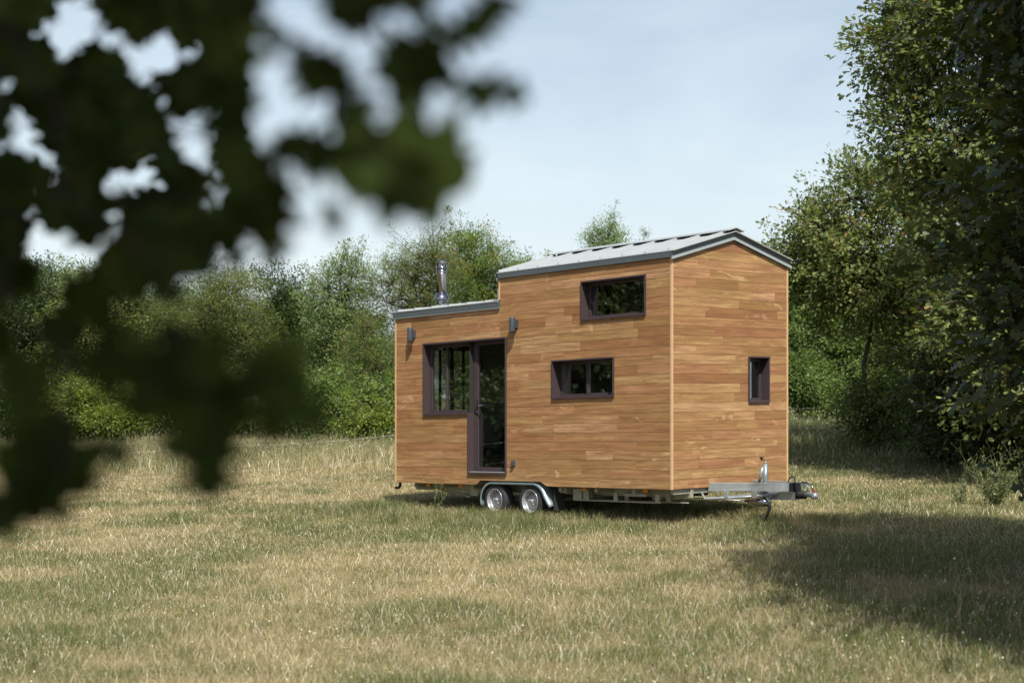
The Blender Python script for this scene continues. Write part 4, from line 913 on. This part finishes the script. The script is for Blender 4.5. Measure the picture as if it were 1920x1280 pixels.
    n = len(pos); pos = pos - dirv / np.linalg.norm(dirv, axis=1, keepdims=True) * (size * np.where(np.arange(n) < len(E), 0, .5))[:, None]
    nrm = unit(rs.normal(0, 0.42, (n, 3)) + [0.0, -1.0, 0.45])
    v, f, c = leaves(pos, dirv, nrm, size, 'broad')
    tint = np.stack([rs.uniform(0.1, 0.9, n), rs.uniform(0.2, 0.8, n), np.zeros(n)], -1)
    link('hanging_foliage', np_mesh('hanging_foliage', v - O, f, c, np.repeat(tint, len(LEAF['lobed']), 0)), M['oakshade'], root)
    hub = np.array([-0.70, 1.6, 2.42])
    # the boughs that carry the sprays
    parts = []
    start = np.array([-3.4, -0.6, 2.9]); p, r = limb_chain(start, hub, 0.045, 0.010, rs, 6, 0.03); parts.append(chain(p, r, 8))
    mains = {'a': (-0.06, 1.12, 2.12), 'b': (-0.50, 1.5, 1.93), 'c': (-0.24, 1.2, 1.83), 'd': (-0.36, 1.22, 1.76)}
    nd, nr = [hub], [0.012]
    for k_, e in mains.items():
        p, r = limb_chain(hub, e, 0.005, 0.0018, rs, 7, 0.03); parts.append(chain(p, r, 7)); nd += list(p[1:]); nr += list(r[1:])
    # short twigs: every leaf springs from the nearest leaf or bough node closer to the hub
    nd = np.concatenate([np.array(nd), pos]); dh = np.linalg.norm(nd - hub, axis=1); k0 = len(nd) - n
    dm = np.linalg.norm(pos[:, None] - nd[None], axis=2) + 99 * (dh[None] >= dh[k0:, None] - 1e-6); b = dm.argmin(1)
    parts.append(tubes(nd[b], pos, np.full(n, 0.0013), np.full(n, 0.0009), 4))
    v, f, c = merge(parts); link('hanging_branch', np_mesh('hanging_branch', v - O, f, c, None, True), M['twig'], root)
near_oak()

# ------------------------------------------------------------------ wire fence behind the house
def fence():
    pts = [(-13.5, 25.0), (-5.6, 29.0), (-2.3, 31.2), (2.2, 34.0), (6.8, 37.3), (9.6, 40.0), (14.5, 41.5)]
    root = empty('wire_fence', (pts[0][0], pts[0][1], gz(*pts[0]))); O = root.location
    tag(root, 'electric fence of two thin white wires on slim stakes behind the house', 'fence')
    f = lambda x, y, z: (x - O.x, y - O.y, z - O.z)
    allp = []
    for (a, b), (c, d) in zip(pts, pts[1:]):
        k = max(1, round(math.hypot(c - a, d - b) / 4.5))
        for i in range(k): allp.append((a + (c - a) * i / k, b + (d - b) * i / k))
    allp.append(pts[-1])
    for x, y in allp:
        m = MB(f); z = gz(x, y); m.tube([(x, y, z - .2), (x, y, z + 1.06)], 0.010, 6); m.tube([(x, y, z + .98), (x, y, z + 1.02)], 0.018, 6); m.build('stake', M['post'], root)
    for h, r in ((1.0, 0.0013), (0.52, 0.0009)):
        m = MB(f); w = []
        for (a, b), (c, d) in zip(allp, allp[1:]):
            for i in range(4):
                t_ = i / 4; w.append((a + (c - a) * t_, b + (d - b) * t_, (gz(a, b) * (1 - t_) + gz(c, d) * t_) + h - 0.05 * math.sin(math.pi * t_)))
        w.append((*allp[-1], gz(*allp[-1]) + h)); m.tube(w, r, 5); m.build('wire', M['wire'], root)
fence()

# ------------------------------------------------------------------ meadow grass
def field(n, y0, y1, dens, rs, xm=0.42, pad=1.2):
    """random ground points over the seen wedge with density dens(y)"""
    ys = np.linspace(y0, y1, 400); w = dens(ys) * 2 * (xm * ys + pad); cdf = np.cumsum(w); tot = cdf[-1] * (ys[1] - ys[0]); cdf /= cdf[-1]
    n = int(tot) if n is None else n
    y = np.interp(rs.rand(n), cdf, ys); x = (rs.rand(n) * 2 - 1) * (xm * y + pad); return x, y
def blades(x, y, h, w, lean, tint, rs):
    n = len(x); z = zg(x, y) - 0.01; a = rs.uniform(0, 2 * np.pi, n); b = rs.uniform(0, 2 * np.pi, n)
    px, py = np.cos(a) * w / 2, np.sin(a) * w / 2; lx, ly = np.cos(b) * lean * h, np.sin(b) * lean * h
    V = np.empty((n, 5, 3))
    V[:, 0] = np.stack([x - px, y - py, z], -1); V[:, 1] = np.stack([x + px, y + py, z], -1)
    mx_, my_ = x + lx * 0.35, y + ly * 0.35; mz = z + h * 0.62
    V[:, 2] = np.stack([mx_ + px * .8, my_ + py * .8, mz], -1); V[:, 3] = np.stack([mx_ - px * .8, my_ - py * .8, mz], -1)
    V[:, 4] = np.stack([x + lx, y + ly, z + h * np.sqrt(np.maximum(0.1, 1 - (lean * 0.75) ** 2))], -1)
    base = (np.arange(n) * 5)[:, None]
    f = np.concatenate([base + [0, 1, 2, 3], base + [3, 2, 4]], 1).ravel(); c = np.tile([4, 3], n)
    return V.reshape(-1, 3), f, c, np.repeat(tint, 5, 0)
def dryness_and_shade(x, y):
    return np.clip(0.53 + 1.3 * (vnoise(x, y, 1.7, 11) - .5) + 0.85 * (vnoise(x, y, 5.5, 12) - .5) + 1.1 * (vnoise(x, y, .45, 13) - .5) + .12 * sstep(24, 30, y) - 0.45 * sstep(33, 40, y) - .38 * sstep(2.5, 6, x), 0, 1)  # last term: greener, darker blades to the right deepen the oak's shade in colour
def grass():
    rs = np.random.RandomState(5); out = []
    # short sward in tufts
    cx, cy = field(None, 6.5, 50, lambda y: 320 * np.minimum(1, (12 / y) ** 1.15), rs)
    k = 10; x = np.repeat(cx, k); y = np.repeat(cy, k); n = len(x); sp = 0.045 * np.maximum(1, y / 14)
    x = x + rs.normal(0, 1, n) * sp; y = y + rs.normal(0, 1, n) * sp
    D = dryness_and_shade(x, y); ct = np.repeat(rs.normal(0, .16, len(cx)), k)
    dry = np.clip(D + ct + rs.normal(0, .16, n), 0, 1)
    tall = 0.65 + 0.9 * vnoise(x, y, 2.2, 21) * (1.25 - D)
    hx, hy = (x - 0.9) * .6675 - (y - 22.9) * .7446, (x - 0.9) * .7446 + (y - 22.9) * .6675
    near = sstep(4.6, 3.4, np.abs(hx)) * sstep(2.3, 1.3, np.abs(hy))
    h = rs.uniform(0.03, 0.105, n) * tall * (1 + 0.5 * sstep(31, 40, y) + 1.5 * near); w = 0.0032 * np.maximum(1, y / 14) * rs.uniform(.6, 1.3, n)
    lean = rs.uniform(0.2, 1.25, n) * (0.7 + 0.45 * dry)
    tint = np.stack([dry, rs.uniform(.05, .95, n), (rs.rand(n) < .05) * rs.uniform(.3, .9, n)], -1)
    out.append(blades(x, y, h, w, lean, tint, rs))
    # flattened straw lying on the ground
    x, y = field(None, 6.5, 40, lambda y: 430 * np.minimum(1, (12 / y) ** 1.4), rs); n = len(x)
    tint = np.stack([np.clip(rs.normal(.9, .1, n), 0, 1), rs.uniform(.3, .9, n), (rs.rand(n) < .25) * rs.uniform(.2, .8, n)], -1)
    out.append(blades(x, y, rs.uniform(.06, .17, n), 0.0028 * np.maximum(1, y / 11), rs.uniform(.95, 1.25, n), tint, rs))
    v, f, c = merge([o[:3] for o in out]); t_ = np.concatenate([o[3] for o in out])
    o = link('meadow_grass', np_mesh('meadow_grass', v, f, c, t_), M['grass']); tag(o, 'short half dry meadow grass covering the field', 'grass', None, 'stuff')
    # taller stems with pale seed heads
    out = []; x1, y1 = field(None, 7.5, 38, lambda y: 95 * np.minimum(1, (14 / y) ** 0.9), rs)
    x2, y2 = field(None, 35, 47, lambda y: np.full_like(y, 34.0), rs)
    x = np.concatenate([x1, x2]); y = np.concatenate([y1, y2]); keep = rs.rand(len(x)) < 0.08 + 1.2 * np.maximum(0, vnoise(x, y, 1.1, 33) - .35) + .3 * sstep(34, 36, y); x, y = x[keep], y[keep]; n = len(x)
    far_ = sstep(34, 38, y); h = rs.uniform(.05, .17, n) * (1 + 2.4 * far_); lean = rs.uniform(.05, .5, n); b = rs.uniform(0, 6.28, n)
    z = zg(x, y); tipx, tipy, tipz = x + np.cos(b) * lean * h, y + np.sin(b) * lean * h, z + h * .95
    dry = np.clip(rs.normal(.75, .2, n) - .25 * far_, 0, 1); wd = 0.0022 * np.maximum(1, y / 12)
    tint = np.stack([dry, rs.uniform(.3, .9, n), np.zeros(n)], -1)
    p0 = np.stack([x, y, z - .01], -1); p1 = np.stack([tipx, tipy, tipz], -1)
    v, f, c = tubes(p0, p1, wd * .6, wd * .35, 3); out.append((v, f, c, np.repeat(tint, 6, 0)))
    hl = rs.uniform(.006, .018, n) * np.maximum(1, y / 22); hw = rs.uniform(.0035, .0075, n) * np.maximum(1, y / 18)
    d = unit(p1 - p0 + rs.normal(0, .05, (n, 3)))
    v, f, c = leaves(p1 - d * hl[:, None] * .4, d, unit(rs.normal(size=(n, 3))), hl, 'narrow'); tint2 = np.stack([np.ones(n), rs.uniform(.5, 1, n), rs.uniform(.7, 1, n)], -1)
    out.append((v, f, c, np.repeat(tint2, 4, 0)))
    v, f, c = leaves(p1 - d * hl[:, None] * .4, d, unit(rs.normal(size=(n, 3))), hl, 'simple'); out.append((v, f, c, np.repeat(tint2, 4, 0)))
    v, f, c = merge([o[:3] for o in out]); t_ = np.concatenate([o[3] for o in out])
    o = link('seeding_grass', np_mesh('seeding_grass', v, f, c, t_), M['grass']); tag(o, 'taller grass stems with pale seed heads scattered over the field', 'grass', None, 'stuff')
    # the uncut band in front of the hedge
    x, y = field(None, 34, 49, lambda y: 300 * sstep(32, 38, y), rs); keep = rs.rand(len(x)) < .35 + .65 * vnoise(x, y, 1.5, 41); x, y = x[keep], y[keep]; n = len(x)
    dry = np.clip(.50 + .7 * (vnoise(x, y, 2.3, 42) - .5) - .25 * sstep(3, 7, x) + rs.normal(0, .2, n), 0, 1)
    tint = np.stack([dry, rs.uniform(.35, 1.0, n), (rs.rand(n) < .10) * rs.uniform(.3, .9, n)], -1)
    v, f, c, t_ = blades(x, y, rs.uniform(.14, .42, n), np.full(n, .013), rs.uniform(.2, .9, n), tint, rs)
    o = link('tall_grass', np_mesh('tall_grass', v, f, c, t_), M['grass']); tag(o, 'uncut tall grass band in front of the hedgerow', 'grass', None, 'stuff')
grass()

# ------------------------------------------------------------------ single weeds
def weed(name, label, x, y, h, n_st, spread, seed, mat='weed', leaf=.05, heads=6, flower=0.0, cat='plant', per=9, group=None):
    rs = np.random.RandomState(seed); z = gz(x, y); root = empty(name, (x, y, z)); tag(root, label, cat, group)
    parts, P0, D = [], [], []; tips = []
    for i in range(n_st):
        a = rs.uniform(0, 6.28); e = np.array([math.cos(a) * spread * rs.uniform(.3, 1), math.sin(a) * spread * rs.uniform(.3, 1), h * rs.uniform(.55, 1)])
        p, r = limb_chain((0, 0, -.05), e, .006, .002, rs, 5, .05); parts.append(chain(p, r, 5))
        for q in range(per):
            t_ = rs.uniform(.1, .95); P0.append((1 - t_) * p[0] + t_ * e + rs.normal(0, .015, 3)); D.append(rs.normal(0, 1, 3) + [0, 0, .4])
        for q in range(heads):
            s = p[rs.randint(2, 6)]; e2 = s + np.array([*(rs.normal(0, .09, 2)), rs.uniform(.06, .2)]) * (h / .8); parts.append(tubes([s], [e2], [.002], [.001], 4)); tips.append(e2)
    v, f, c = merge(parts); link('stem', np_mesh('stem', v, f, c, np.tile([[.8, .4, 0.]], (len(v), 1))), M[mat], root)
    P0 = np.array(P0); D = np.array(D); n = len(P0); v, f, c = leaves(P0, D, unit(rs.normal(size=(n, 3))), rs.uniform(.5, 1.3, n) * leaf, 'narrow')
    link('leaf', np_mesh('leaf', v, f, c, np.repeat(np.stack([rs.rand(n), rs.rand(n), np.zeros(n)], -1), 4, 0)), M[mat], root)['kind'] = 'stuff'
    if tips:
        tp = np.repeat(np.array(tips), 5, 0); n = len(tp); v, f, c = leaves(tp, rs.normal(size=(n, 3)) + [0, 0, .8], unit(rs.normal(size=(n, 3))), rs.uniform(.010, .02, n) * (1.0 if flower else 1), 'narrow')
        link('flower', np_mesh('flower', v, f, c, np.repeat(np.stack([rs.rand(n), rs.uniform(.5, 1, n), np.full(n, flower)], -1), 4, 0)), M[mat], root)['kind'] = 'stuff'
    return root
weed('thistle', 'large grey green thistle clump standing in the grass at the right edge', ux(1865, 23.5), 23.5, .85, 34, .66, 301, leaf=.09, heads=7, flower=.3, per=17)
weed('thistle', 'smaller grey green thistle just left of the large clump', ux(1800, 24.2), 24.2, .48, 8, .36, 302, leaf=.07, heads=5, flower=.25, per=22)
wp = hworld(4.45, -0.5, 0)
weed('flowering_weed', 'straggly yellow flowered weed in front of the back of the trailer', wp.x, wp.y, .62, 5, .24, 303, leaf=.05, heads=2, flower=1.0)
for i, (u, y, h) in enumerate([(1690, 20.5, .62), (1640, 20.8, .45), (1800, 11.6, .62), (1842, 11.9, .60), (1885, 11.2, .5)]):
    lab = ['tall dry grass stalk leaning in the sun right of the coupling', 'shorter dry stalk left of the leaning one, right of the coupling', 'dry seed stalk in the shade low at the right, left one of three', 'dry seed stalk in the shade low at the right, middle one of three', 'short dry seed stalk in the shade at the right edge, right one of three'][i]
    weed('dry_stalk', lab, ux(u, y), y, h, 2, .28, 310 + i, 'grass', .06, 2, .6, 'plant', 3, 'dry stalks standing over the grass')
